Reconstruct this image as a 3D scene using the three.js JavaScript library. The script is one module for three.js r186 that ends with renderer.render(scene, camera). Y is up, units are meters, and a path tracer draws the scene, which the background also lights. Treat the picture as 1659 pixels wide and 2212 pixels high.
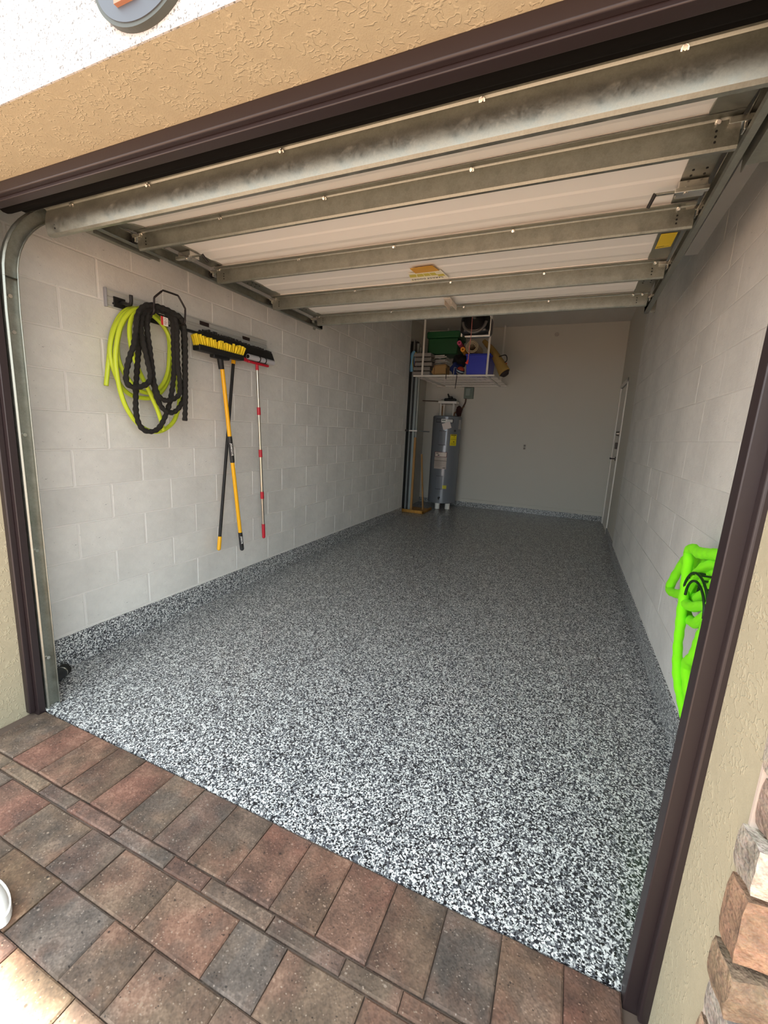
import * as THREE from 'three';
import { RoundedBoxGeometry } from 'three/addons/geometries/RoundedBoxGeometry.js';
import { mergeGeometries, mergeVertices, toCreasedNormals } from 'three/addons/utils/BufferGeometryUtils.js';
import { TextGeometry } from 'three/addons/geometries/TextGeometry.js';
import { FontLoader } from 'three/addons/loaders/FontLoader.js';

// ---------- camera, sky, sun, exposure ----------
const scene = new THREE.Scene();
const camera = new THREE.PerspectiveCamera(2 * Math.atan(1106 / 918.7) * 180 / Math.PI, 1659 / 2212, 0.02, 200);
camera.rotation.order = 'YXZ';
camera.position.set(2.4525, 1.3845, 1.0581);
camera.rotation.set(-0.1846, 0.4022, 0.0487);
scene.add(camera);
scene.background = new THREE.Color(0.86, 0.945, 1.0);
scene.backgroundIntensity = 1.25;
const sun = new THREE.DirectionalLight(new THREE.Color(1.0, 0.985, 0.90), 23);
sun.position.set(-4.2, 12, -0.96 + 0.0);
sun.target.position.set(0, 0, 0);
sun.castShadow = true;
sun.shadow.radius = 3;
sun.shadow.mapSize.set(2048, 2048);
Object.assign(sun.shadow.camera, { left: -14, right: 14, top: 14, bottom: -14, near: 0.5, far: 60 });
sun.name = 'sun';
scene.add(sun, sun.target);
const renderer = new THREE.WebGLRenderer({ antialias: true });
renderer.toneMapping = THREE.LinearToneMapping;
renderer.toneMappingExposure = 3.3;
renderer.shadowMap.enabled = true;

// ---------- constants of the place (metres) ----------
const W = 3.044, BZ = -6.782, YC = 3.243, SL = 0.0145, K = 0.2032, HB = 0.1856;
const floorY = (z) => (z < 0 ? -SL * z : 0);
let seed = 12345;
const rnd = () => { seed = (seed * 1664525 + 1013904223) >>> 0; return seed / 4294967296; };
const rr = (a, b) => a + (b - a) * rnd();
const clamp = (v, a = 0, b = 1) => Math.min(b, Math.max(a, v));
const mixc = (a, b, t) => a + (b - a) * t;

// ---------- textures ----------
function lattice(n) { const a = new Float32Array(n * n); for (let i = 0; i < a.length; i++) a[i] = rnd(); return a; }
// tileable value noise of a size, built from octaves [cells, weight]
function noiseField(size, octaves) {
  const out = new Float32Array(size * size); let tot = 0;
  for (const [n, w] of octaves) {
    tot += w; const L = lattice(n);
    for (let y = 0; y < size; y++) {
      const fy = y / size * n, y0 = Math.floor(fy), y1 = (y0 + 1) % n; let ty = fy - y0; ty = ty * ty * (3 - 2 * ty);
      for (let x = 0; x < size; x++) {
        const fx = x / size * n, x0 = Math.floor(fx), x1 = (x0 + 1) % n; let tx = fx - x0; tx = tx * tx * (3 - 2 * tx);
        const a = L[y0 * n + x0], b = L[y0 * n + x1], c = L[y1 * n + x0], d = L[y1 * n + x1];
        out[y * size + x] += w * ((a + (b - a) * tx) * (1 - ty) + (c + (d - c) * tx) * ty);
      }
    }
  }
  for (let i = 0; i < out.length; i++) out[i] /= tot;
  return out;
}
function dataTex(size, fn, srgb) {
  const d = new Uint8Array(size * size * 4);
  for (let i = 0; i < size * size; i++) {
    const c = fn(i % size, Math.floor(i / size), i);
    if (typeof c === 'number') { const v = clamp(c) * 255; d[i * 4] = d[i * 4 + 1] = d[i * 4 + 2] = v; } else { d[i * 4] = clamp(c[0]) * 255; d[i * 4 + 1] = clamp(c[1]) * 255; d[i * 4 + 2] = clamp(c[2]) * 255; }
    d[i * 4 + 3] = 255;
  }
  return wrapTex(d, size, srgb);
}
function wrapTex(d, size, srgb) {
  const t = new THREE.DataTexture(d, size, size);
  t.wrapS = t.wrapT = THREE.RepeatWrapping; t.magFilter = THREE.LinearFilter; t.minFilter = THREE.LinearMipmapLinearFilter; t.generateMipmaps = true;
  if (srgb) t.colorSpace = THREE.SRGBColorSpace;
  t.needsUpdate = true; return t;
}
const rep = (t, s) => { const c = t.clone(); c.repeat.set(s, s); c.needsUpdate = true; return c; };
function canvasTex(w, h, draw) {
  const c = document.createElement('canvas'); c.width = w; c.height = h;
  draw(c.getContext('2d'), w, h);
  const t = new THREE.CanvasTexture(c); t.colorSpace = THREE.SRGBColorSpace; return t;
}
// decorative flakes scattered in the floor coating: irregular chips of black, greys and white, 1 tile = 2 m
function flakeTexture(size) {
  const d = new Uint8Array(size * size * 4);
  for (let i = 0; i < size * size; i++) { d[i * 4] = 88; d[i * 4 + 1] = 91; d[i * 4 + 2] = 95; d[i * 4 + 3] = 255; }
  const tones = [[228, 230, 227], [237, 239, 236], [206, 208, 205], [160, 163, 163], [112, 115, 119], [70, 72, 79], [24, 25, 30], [14, 15, 19], [36, 37, 44]];
  const wts = [0.15, 0.13, 0.11, 0.09, 0.10, 0.10, 0.13, 0.12, 0.08]; const cum = []; let s = 0; for (const w of wts) cum.push(s += w);
  const px = size / 2; // texels per metre
  const N = 330000;
  for (let k = 0; k < N; k++) {
    const cx = rnd() * size, cy = rnd() * size, r = px * (0.0016 + 0.0027 * rnd() * rnd() + 0.0008 * rnd());
    let q = rnd() * s, ti = 0; while (cum[ti] < q) ti++;
    const t = tones[ti], a = rnd() * Math.PI, ca = Math.cos(a), sa = Math.sin(a), ex = 0.65 + 0.8 * rnd(), cut = 0.55 + rnd() * 0.5;
    const R = Math.ceil(r * 1.6);
    for (let y = -R; y <= R; y++) for (let x = -R; x <= R; x++) {
      const u = (x * ca + y * sa) / (r * ex), v = (-x * sa + y * ca) * ex / r;
      if (Math.abs(u) < 1 && Math.abs(v) < 1 && Math.abs(u) + Math.abs(v) < 1 + cut * 0.6) {
        const ix = ((Math.floor(cx) + x) % size + size) % size, iy = ((Math.floor(cy) + y) % size + size) % size, o = (iy * size + ix) * 4;
        d[o] = t[0]; d[o + 1] = t[1]; d[o + 2] = t[2];
      }
    }
  }
  return wrapTex(d, size, true);
}
const texFlake = flakeTexture(2048);
const nA = noiseField(512, [[4, 0.5], [9, 0.3], [23, 0.2]]);
const nB = noiseField(512, [[32, 0.35], [64, 0.35], [128, 0.3]]);
const nC = noiseField(512, [[12, 0.4], [26, 0.35], [60, 0.25]]);
const nF = noiseField(512, [[90, 0.5], [200, 0.5]]);
// painted concrete block: fine pores, some worn dabs of paint
const texBlockBump = dataTex(512, (x, y, i) => 0.62 + 0.2 * (nB[i] - 0.5) + 0.2 * (nF[i] - 0.5) - (nB[i] > 0.66 && nF[i] > 0.56 ? 0.25 : 0), false);
const texBlockCol = dataTex(512, (x, y, i) => { const v = 0.95 + 0.05 * (nA[i] - 0.5) * 2 + 0.035 * (nB[i] - 0.5); const s = nF[i] > 0.82 && nC[i] > 0.66 ? 0.72 : 1; return [v * s, v * s, v * s * 0.995]; }, true);
// sprayed stucco: short squiggly raised dabs over a sandy ground, 1 tile = 0.6 m
const sW = noiseField(1024, [[30, 0.6], [64, 0.4]]), sM = noiseField(1024, [[14, 0.6], [40, 0.4]]);
const sF = noiseField(1024, [[200, 0.6], [400, 0.4]]);
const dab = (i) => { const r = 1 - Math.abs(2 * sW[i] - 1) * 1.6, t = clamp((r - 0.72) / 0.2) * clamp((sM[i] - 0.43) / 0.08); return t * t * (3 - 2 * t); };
const texStuccoBump = dataTex(1024, (x, y, i) => 0.2 + 0.55 * dab(i) + 0.14 * (sF[i] - 0.5) + 0.15 * (sM[i] - 0.5), false);
const texStuccoCol = dataTex(1024, (x, y, i) => { const v = 0.95 + 0.03 * dab(i) + 0.05 * (sF[i] - 0.5) + 0.05 * (sM[i] - 0.5); return [v, v, v]; }, true);  // relief also put into the colour: raised dabs slightly paler
// pale sprayed finish with small dark pits
const texSpeck = dataTex(1024, (x, y, i) => { const p = sF[i] < 0.27 ? 0.62 : sF[i] < 0.33 ? 0.82 : 1; const v = 0.97 * p + 0.02 * (sW[i] - 0.5); return [v, v, v]; }, true);
// weathered concrete paver, 1 tile = 1 m
const pA = noiseField(1024, [[7, 0.5], [15, 0.3], [31, 0.2]]), pB = noiseField(1024, [[5, 0.5], [13, 0.3], [40, 0.2]]), pC = noiseField(1024, [[120, 0.5], [260, 0.5]]), pD = noiseField(1024, [[9, 0.5], [22, 0.5]]);
const pSpeck = new Uint8Array(1024 * 1024);
for (let k = 0; k < 2600; k++) { const cx = Math.floor(rnd() * 1024), cy = Math.floor(rnd() * 1024), r = rnd() < 0.05 ? rr(2.6, 4.3) : rr(1.1, 2.5), dark = rnd() < 0.2; for (let y = -4; y <= 4; y++) for (let x = -4; x <= 4; x++) if (x * x + y * y * 1.6 <= r * r) pSpeck[((cy + y + 1024) % 1024) * 1024 + (cx + x + 1024) % 1024] = dark ? 2 : 1; }
const texPaver = dataTex(1024, (x, y, i) => {
  const red = clamp((pA[i] - 0.42) * 4), grey = clamp((pB[i] - 0.5) * 5), g = 0.86 + 0.5 * (pD[i] - 0.5) + 0.3 * (pC[i] - 0.5);
  let r = mixc(0.84, 0.88, red), gg = mixc(0.78, 0.765, red), b = mixc(0.71, 0.70, red);
  r = mixc(r, 0.76, grey * 0.8); gg = mixc(gg, 0.745, grey * 0.8); b = mixc(b, 0.72, grey * 0.8);
  const haze = clamp((pD[i] - 0.56) * 5) * clamp((pC[i] - 0.45) * 3) * 0.35; r = mixc(r, 0.95, haze); gg = mixc(gg, 0.92, haze); b = mixc(b, 0.88, haze);
  r *= g; gg *= g; b *= g;
  if (pSpeck[i] === 1) { r = mixc(r, 1, 0.95); gg = mixc(gg, 0.98, 0.95); b = mixc(b, 0.94, 0.95); } else if (pSpeck[i] === 2) { r *= 0.6; gg *= 0.6; b *= 0.6; }
  return [r, gg, b];
}, true);
const texPaverBump = dataTex(1024, (x, y, i) => 0.5 + 0.5 * (pC[i] - 0.5) + 0.25 * (pD[i] - 0.5), false);
const texGalvCol = dataTex(512, (x, y, i) => { const v = 0.9 + 0.16 * (nC[i] - 0.5) + 0.1 * (nF[i] - 0.5); return [v, v, v * 0.985]; }, true);
const texGalvRough = dataTex(512, (x, y, i) => 0.62 + 0.35 * (nC[i] - 0.5) + 0.2 * (nF[i] - 0.5), false);
const texStone = dataTex(512, (x, y, i) => { const v = 0.8 + 0.45 * (nA[i] - 0.5) + 0.3 * (nC[i] - 0.5) + 0.2 * (nF[i] - 0.5); return [v, v * (0.97 + 0.08 * (nB[i] - 0.5)), v * 0.95]; }, true);
const texStoneBump = dataTex(512, (x, y, i) => 0.5 + 0.5 * (nC[i] - 0.5) + 0.4 * (nB[i] - 0.5), false);
const texFleece = dataTex(256, (x, y, i) => { const j = (y * 2) * 512 + x * 2; return 0.5 + 0.6 * (nF[j] - 0.5); }, false);
const texWood = dataTex(512, (x, y, i) => { const g = 0.85 + 0.22 * (nA[(y >> 4) * 512 + x] - 0.5) + 0.2 * (nF[((y >> 5) * 512 + x) % 262144] - 0.5); return [g, g * 0.97, g * 0.92]; }, true);

// ---------- materials ----------
const M = {};
const std = (o) => new THREE.MeshStandardMaterial(o);
M.flake = new THREE.MeshPhysicalMaterial({ color: 0xffffff, map: rep(texFlake, 0.5), roughness: 0.5, clearcoat: 0.5, clearcoatRoughness: 0.16 });
M.block = std({ color: 0xe2e1dc, map: rep(texBlockCol, 1.6), roughness: 0.6, bumpMap: rep(texBlockBump, 1.6), bumpScale: 0.0022 });
M.joint = std({ color: 0xdcdad5, roughness: 0.7 });
M.drywall = std({ color: 0xcfccc1, roughness: 0.7, bumpMap: rep(texBlockBump, 1), bumpScale: 0.0006 });
M.ceiling = std({ color: 0xd9d6cf, roughness: 0.85 });
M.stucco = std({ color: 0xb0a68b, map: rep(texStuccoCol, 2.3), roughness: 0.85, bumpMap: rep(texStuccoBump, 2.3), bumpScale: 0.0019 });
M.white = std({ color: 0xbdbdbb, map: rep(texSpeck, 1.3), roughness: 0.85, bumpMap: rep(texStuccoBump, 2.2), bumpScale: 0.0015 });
M.jamb = std({ color: 0x281e1f, roughness: 0.42, bumpMap: rep(texBlockBump, 0.7), bumpScale: 0.0004 });
M.rubber = new THREE.MeshPhysicalMaterial({ color: 0x0c0b0a, roughness: 0.9, specularIntensity: 0.2 });
M.doorWhite = std({ color: 0xeae7e0, roughness: 0.45 });
M.galv = std({ color: 0xa3a59d, map: rep(texGalvCol, 3), metalness: 0.85, roughness: 0.72, roughnessMap: rep(texGalvRough, 3) });
M.zinc = std({ color: 0xd6d4cc, metalness: 0.95, roughness: 0.25 });
M.steel = std({ color: 0xc8c0b0, metalness: 1, roughness: 0.28 });
M.alu = std({ color: 0xc9cbc7, metalness: 0.35, roughness: 0.42 });
M.aluWarm = std({ color: 0x9aa0a0, metalness: 0.5, roughness: 0.5 });
M.dark = std({ color: 0x26282a, roughness: 0.55 });
M.darkMetal = std({ color: 0x3a3c3c, metalness: 0.5, roughness: 0.5 });
M.black = std({ color: 0x131312, roughness: 0.6 });
M.blackGloss = std({ color: 0x0f0f10, roughness: 0.3 });
M.rope = std({ color: 0x1d1b17, roughness: 0.9, bumpMap: rep(texFleece, 30), bumpScale: 0.001 });
M.limeHose = std({ color: 0xc2d531, roughness: 0.42 });
M.green = new THREE.MeshPhysicalMaterial({ color: 0x84f00a, roughness: 0.95, sheen: 0.6, sheenRoughness: 0.6, sheenColor: new THREE.Color(0x9cff3a), bumpMap: rep(texFleece, 20), bumpScale: 0.0012 });
M.darkGreen = std({ color: 0x0f2a12, roughness: 0.5 });
M.yellow = std({ color: 0xf5b512, roughness: 0.35 });
M.bristle = std({ color: 0xf0d21f, roughness: 0.7 });
M.red = std({ color: 0xb8182c, roughness: 0.4 });
M.grey = std({ color: 0x9b9da3, roughness: 0.6 });
M.whitePlastic = std({ color: 0xe9e6de, roughness: 0.4 });
M.whitePaint = std({ color: 0xe6e3da, roughness: 0.4 });
M.heater = std({ color: 0x777c82, roughness: 0.2, metalness: 0.1 });
M.heaterTrim = std({ color: 0x6c7177, roughness: 0.4 });
M.wood = std({ color: 0xc79a5c, map: rep(texWood, 2), roughness: 0.6 });
M.woodOrange = std({ color: 0xd09a3e, map: rep(texWood, 2), roughness: 0.5 });
M.boxGreen = std({ color: 0x6f7c72, roughness: 0.5, metalness: 0.2 });
M.bracketCream = std({ color: 0xd9cbb9, roughness: 0.5 });
M.bed = std({ color: 0x5e5046, roughness: 0.95 });
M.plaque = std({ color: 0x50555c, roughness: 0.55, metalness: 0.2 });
M.plaqueRim = std({ color: 0x4a4d48, roughness: 0.6, metalness: 0.2 });
M.numeral = std({ color: 0xa06f55, roughness: 0.5 });
M.pavers = [0x8f7a6d, 0x8a7d73, 0x837266, 0x917f6d, 0x8f7469, 0x807670, 0x8d7e72].map((c) => std({ color: c, map: texPaver, roughness: 0.85, bumpMap: texPaverBump, bumpScale: 0.003 }));
M.stones = [0xa08a74, 0xb4aea5, 0x98846c, 0x977c65, 0xbab3a6, 0x97877b, 0xa6967c].map((c) => std({ color: c, map: rep(texStone, 3), roughness: 0.9, bumpMap: rep(texStoneBump, 3), bumpScale: 0.012 }));
M.grout = std({ color: 0xb7a79a, roughness: 0.95 });
const plain = (c, r = 0.6, m = 0) => std({ color: c, roughness: r, metalness: m });

// ---------- geometry helpers ----------
// uv in metres by the way each face points
function fin(g, off = [0, 0]) {
  g = g.index ? g.toNonIndexed() : g;
  if (!g.attributes.normal) g.computeVertexNormals();
  const p = g.attributes.position, uv = new Float32Array(p.count * 2), a = new THREE.Vector3(), b = new THREE.Vector3(), c = new THREE.Vector3();
  for (let i = 0; i < p.count; i += 3) {
    a.fromBufferAttribute(p, i); b.fromBufferAttribute(p, i + 1).sub(a); c.fromBufferAttribute(p, i + 2).sub(a); b.cross(c);
    const X = Math.abs(b.x), Y = Math.abs(b.y), Z = Math.abs(b.z);
    for (let j = i; j < i + 3; j++) {
      const x = p.getX(j), y = p.getY(j), z = p.getZ(j);
      const [u, v] = X >= Y && X >= Z ? [z, y] : Y >= Z ? [x, z] : [x, y];
      uv[j * 2] = u + off[0]; uv[j * 2 + 1] = v + off[1];
    }
  }
  g.setAttribute('uv', new THREE.BufferAttribute(uv, 2));
  return g;
}
const bx = (x0, x1, y0, y1, z0, z1) => fin(new THREE.BoxGeometry(Math.abs(x1 - x0), Math.abs(y1 - y0), Math.abs(z1 - z0)).translate((x0 + x1) / 2, (y0 + y1) / 2, (z0 + z1) / 2));
const rbx = (x0, x1, y0, y1, z0, z1, r = 0.005, s = 2) => fin(new RoundedBoxGeometry(Math.abs(x1 - x0), Math.abs(y1 - y0), Math.abs(z1 - z0), s, Math.min(r, Math.abs(x1 - x0) / 2.01, Math.abs(y1 - y0) / 2.01, Math.abs(z1 - z0) / 2.01)).translate((x0 + x1) / 2, (y0 + y1) / 2, (z0 + z1) / 2));
const V = (a) => new THREE.Vector3(a[0], a[1], a[2]);
// a polygon swept straight along an axis; polygon (p, q) is (z, y) for x, (x, z) for y, (x, y) for z
function prism(poly, axis, a, b, crease = 0) {
  const put = (p, q, t) => axis === 'x' ? [t, q, p] : axis === 'y' ? [p, t, q] : [p, q, t];
  const pts = poly.map((p) => new THREE.Vector2(p[0], p[1])), tri = THREE.ShapeUtils.triangulateShape(pts, []), v = [], n = poly.length;
  const T = (...q) => q.forEach((c) => v.push(...c));
  for (const t of tri) { T(...t.map((i) => put(...poly[i], a))); T(...[t[0], t[2], t[1]].map((i) => put(...poly[i], b))); }
  for (let i = 0; i < n; i++) { const p = poly[i], q = poly[(i + 1) % n]; T(put(...p, a), put(...p, b), put(...q, b)); T(put(...p, a), put(...q, b), put(...q, a)); }
  let vol = 0;
  for (let i = 0; i < v.length; i += 9) vol += v[i] * (v[i + 4] * v[i + 8] - v[i + 5] * v[i + 7]) - v[i + 1] * (v[i + 3] * v[i + 8] - v[i + 5] * v[i + 6]) + v[i + 2] * (v[i + 3] * v[i + 7] - v[i + 4] * v[i + 6]);
  if (vol < 0) for (let i = 0; i < v.length; i += 9) for (let k = 0; k < 3; k++) [v[i + 3 + k], v[i + 6 + k]] = [v[i + 6 + k], v[i + 3 + k]];
  let g = new THREE.BufferGeometry(); g.setAttribute('position', new THREE.Float32BufferAttribute(v, 3)); g.computeVertexNormals();
  if (crease) g = toCreasedNormals(g, crease);
  return fin(g);
}
// thin sheet following an open outline: outline offset by a thickness
function sheet(line, th) {
  const n = line.length, L = [], R = [];
  for (let i = 0; i < n; i++) {
    const p = line[Math.max(0, i - 1)], q = line[Math.min(n - 1, i + 1)]; const dx = q[0] - p[0], dy = q[1] - p[1], l = Math.hypot(dx, dy);
    L.push([line[i][0] - dy / l * th / 2, line[i][1] + dx / l * th / 2]); R.push([line[i][0] + dy / l * th / 2, line[i][1] - dx / l * th / 2]);
  }
  return L.concat(R.reverse());
}
// round tube along points; rad may be a number or f(t, i)
function tube(pts, rad, seg = 60, rs = 10, flat = 1, tension = 0.5) {
  const c = new THREE.CatmullRomCurve3(pts.map(V), false, 'catmullrom', tension), fr = c.computeFrenetFrames(seg, false), pos = [], uv = [], idx = [], len = c.getLength();
  for (let i = 0; i <= seg; i++) {
    const P = c.getPointAt(i / seg), r = typeof rad === 'function' ? rad(i / seg, i) : rad;
    for (let j = 0; j <= rs; j++) {
      const a = j / rs * 2 * Math.PI, s = Math.sin(a) * r, k = -Math.cos(a) * r * flat;
      pos.push(P.x + k * fr.normals[i].x + s * fr.binormals[i].x, P.y + k * fr.normals[i].y + s * fr.binormals[i].y, P.z + k * fr.normals[i].z + s * fr.binormals[i].z);
      uv.push(j / rs * 2 * Math.PI * 0.02, i / seg * len);
    }
  }
  for (let i = 0; i < seg; i++) for (let j = 0; j < rs; j++) { const a = i * (rs + 1) + j, b = a + rs + 1; idx.push(a, b, b + 1, a, b + 1, a + 1); }
  for (const [i, s] of [[0, 1], [seg, -1]]) { const P = c.getPointAt(i / seg), k = pos.length / 3; pos.push(P.x, P.y, P.z); uv.push(0, 0); for (let j = 0; j < rs; j++) { const a = i * (rs + 1) + j; s > 0 ? idx.push(k, a, a + 1) : idx.push(k, a + 1, a); } }
  const g = new THREE.BufferGeometry(); g.setAttribute('position', new THREE.Float32BufferAttribute(pos, 3)); g.setAttribute('uv', new THREE.Float32BufferAttribute(uv, 2)); g.setIndex(idx); g.computeVertexNormals();
  return g.toNonIndexed();
}
// straight rod between two points, ends may differ in radius
function rod(a, b, r, r2 = r, rs = 14) {
  const A = V(a), B = V(b), d = B.clone().sub(A), g = new THREE.CylinderGeometry(r2, r, d.length(), rs);
  g.applyQuaternion(new THREE.Quaternion().setFromUnitVectors(new THREE.Vector3(0, 1, 0), d.clone().normalize())); g.translate((A.x + B.x) / 2, (A.y + B.y) / 2, (A.z + B.z) / 2);
  return g.toNonIndexed();
}
const ball = (x, y, z, r, sx = 1, sy = 1, sz = 1, n = 16) => new THREE.SphereGeometry(r, n, Math.max(6, n * 0.6 | 0)).scale(sx, sy, sz).translate(x, y, z).toNonIndexed();
const merge = (l) => mergeGeometries(l.map((g) => { g = g.index ? g.toNonIndexed() : g; for (const k of Object.keys(g.attributes)) if (!['position', 'normal', 'uv'].includes(k)) g.deleteAttribute(k); return g; }));
const shear = (g, s) => { const p = g.attributes.position; for (let i = 0; i < p.count; i++) p.setX(i, p.getX(i) + s * p.getY(i)); g.computeVertexNormals(); return fin(g); };

// ---------- scene helpers ----------
const taken = {};
const numbered = (n) => { const k = taken[n] = (taken[n] ?? -1) + 1; return k ? n + '_' + String(k).padStart(3, '0') : n; };
function rootOf(o) { while (o.parent && o.parent !== scene) o = o.parent; return o; }
function place(m, parent) {
  m.castShadow = m.receiveShadow = true; parent.add(m);
  if (parent !== scene) { const b = rootOf(parent).userData0; if (b) m.geometry.translate(-b[0], -b[1], -b[2]); }
  return m;
}
// a part: geometry given in the room's coordinates, moved to its thing's base
function part(name, g, mat, parent, label) { const m = new THREE.Mesh(Array.isArray(g) ? merge(g) : g, mat); m.name = name; if (label) m.userData.label = label; return place(m, parent); }
function thing(name, label, category, base = [0, 0, 0], group) {
  const o = new THREE.Group(); o.name = numbered(name); o.position.set(...base); o.userData = { label, category }; if (group) o.userData.group = group;
  Object.defineProperty(o, 'userData0', { value: base, enumerable: false }); scene.add(o); return o;
}
function single(name, g, mat, label, category, group) {
  g = Array.isArray(g) ? merge(g) : g; g.computeBoundingBox(); const b = g.boundingBox, c = [(b.min.x + b.max.x) / 2, b.min.y, (b.min.z + b.max.z) / 2];
  g.translate(-c[0], -c[1], -c[2]); const m = new THREE.Mesh(g, mat); m.name = numbered(name); m.position.set(...c); m.userData = { label, category }; if (group) m.userData.group = group; m.castShadow = m.receiveShadow = true; scene.add(m); return m;
}
function struct(name, g, mat, label) { const m = new THREE.Mesh(Array.isArray(g) ? merge(g) : g, mat); m.name = numbered(name); m.userData = { kind: 'structure', label }; m.castShadow = m.receiveShadow = true; scene.add(m); return m; }

// ================= the setting =================
// floor slab, rising gently towards the back
const floorPoly = [[0, 0], [BZ - 0.2, floorY(BZ - 0.2)], [BZ - 0.2, -0.25], [0, -0.25]];
struct('floor', prism(floorPoly, 'x', -0.4, 3.4), M.flake, 'grey, black and white flake coated garage floor');

// block wall: mortar face with every block a piece of its own
const blockCache = {};
function blockGeo(len, h, variant, deep) {
  const key = deep + '|' + len.toFixed(3) + '|' + h.toFixed(3) + '|' + variant; if (blockCache[key]) return blockCache[key];
  const g0 = deep < 0.002 ? 0.0007 : 0.0025, bz = 0.0055, by = 0.0045, d1 = deep, y0 = 0.0012, y1 = h - 0.0012, z0 = -len + g0, z1 = -g0, dp = 0.03;
  const A = [[-d1, y0, z1], [-d1, y0, z0], [-d1, y1, z0], [-d1, y1, z1]], B = [[0, y0 + by, z1 - bz], [0, y0 + by, z0 + bz], [0, y1 - by, z0 + bz], [0, y1 - by, z1 - bz]], C = A.map((p) => [-dp, p[1], p[2]]);
  const v = [], Q = (a, b, c, d) => v.push(...a, ...b, ...c, ...a, ...c, ...d);
  Q(...B); for (let i = 0; i < 4; i++) { const j = (i + 1) % 4; Q(A[i], A[j], B[j], B[i]); Q(C[i], C[j], A[j], A[i]); }
  const g = new THREE.BufferGeometry(); g.setAttribute('position', new THREE.Float32BufferAttribute(v, 3)); g.computeVertexNormals();
  return blockCache[key] = fin(g, [variant * 0.37, variant * 0.61]);
}
function blockWall(wall, x, facing, zEnd, yTop, deep) {
  let n = 0;
  for (let row = 0; ; row++) {
    const y0 = Math.max(-0.0059 + row * K, HB - 0.01), y1 = Math.min(-0.0059 + (row + 1) * K, yTop); if (y0 >= yTop - 0.02) break; if (y1 - y0 < 0.005) continue;
    const phase = -2.2161 + (row % 2 ? K : 0), cuts = [0];
    for (let k = 20; k > -20; k--) { const z = phase + k * 2 * K; if (z < -0.03 && z > zEnd + 0.03) cuts.push(z); }
    cuts.push(zEnd);
    for (let i = 0; i + 1 < cuts.length; i++) {
      const len = cuts[i] - cuts[i + 1], m = new THREE.Mesh(blockGeo(len, y1 - y0, n % 5, deep), M.block); m.name = 'block';
      m.position.set(x + facing * rr(-0.001, 0.0006), y0, facing > 0 ? cuts[i] : cuts[i + 1]); if (facing < 0) m.rotation.y = Math.PI;
      m.castShadow = m.receiveShadow = true; wall.add(m); n++;
    }
  }
}
const LE = -5.43, RE = -4.62; // where the block walls end
const wallLeft = struct('wall_left', bx(-0.3, -0.0028, -0.2, YC, LE, 0.02), M.joint, 'white painted concrete block wall with hooks and tools');
blockWall(wallLeft, 0, 1, LE, YC, 0.0048);
part('wall_end', bx(-0.3, 0.0, HB - 0.1, YC, LE - 0.004, LE), M.block, wallLeft);
const wallRight = struct('wall_right', bx(W + 0.0028, W + 0.3, -0.2, YC, RE, 0.02), M.joint, 'white painted concrete block wall with the green hose');
blockWall(wallRight, W, -1, RE, YC, 0.0009);
struct('wall_left_rear', bx(-0.45, -0.15, -0.2, YC, BZ - 0.1, LE), M.drywall, 'plain drywall recess behind the end of the block wall');
struct('wall_back', bx(-0.5, W + 0.4, -0.2, YC, BZ - 0.2, BZ), M.drywall, 'plain grey beige back wall of the garage');
// far right wall with a side door
const DZ0 = -6.62, DZ1 = -5.80, DH = 2.13; // door opening
struct('wall_right_rear', [bx(W + 0.02, W + 0.3, -0.2, YC, DZ1, RE), bx(W + 0.02, W + 0.3, -0.2, YC, BZ - 0.1, DZ0), bx(W + 0.02, W + 0.3, floorY(-6) + DH, YC, DZ0, DZ1), bx(W + 0.2, W + 0.3, -0.2, YC, BZ, RE)], M.drywall, 'smooth wall around the side door');
struct('ceiling', bx(-0.45, W + 0.3, YC, YC + 0.15, BZ - 0.2, 0.02), M.ceiling, 'plain pale garage ceiling above the open door');
struct('trim_1', bx(2.972, W + 0.01, 2.585, YC, -2.41, -1.26), M.ceiling, 'boxed ledge high on the right block wall');

// coved flake base along the walls
const baseMat = M.flake;
struct('baseboard_left', prism([[0, 0], [LE - 0.004, floorY(LE)], [LE - 0.004, HB], [0, HB]], 'x', -0.02, 0.010), baseMat, 'flake coated base along the left block wall');
struct('baseboard_right', [prism([[0, 0], [RE, floorY(RE)], [RE, HB], [0, HB]], 'x', W - 0.010, W + 0.02), prism([[RE, floorY(RE)], [DZ1 + 0.07, floorY(DZ1)], [DZ1 + 0.07, HB], [RE, HB]], 'x', W + 0.008, W + 0.04)], baseMat, 'flake coated base along the right wall');
struct('baseboard_back', bx(-0.2, W + 0.02, 0, HB, BZ - 0.01, BZ + 0.01), baseMat, 'flake coated base along the back wall');
struct('trim_2', rbx(0.66, W + 0.02, HB, HB + 0.06, BZ - 0.01, BZ + 0.014, 0.003), M.drywall, 'narrow painted trim above the back base');

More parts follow.
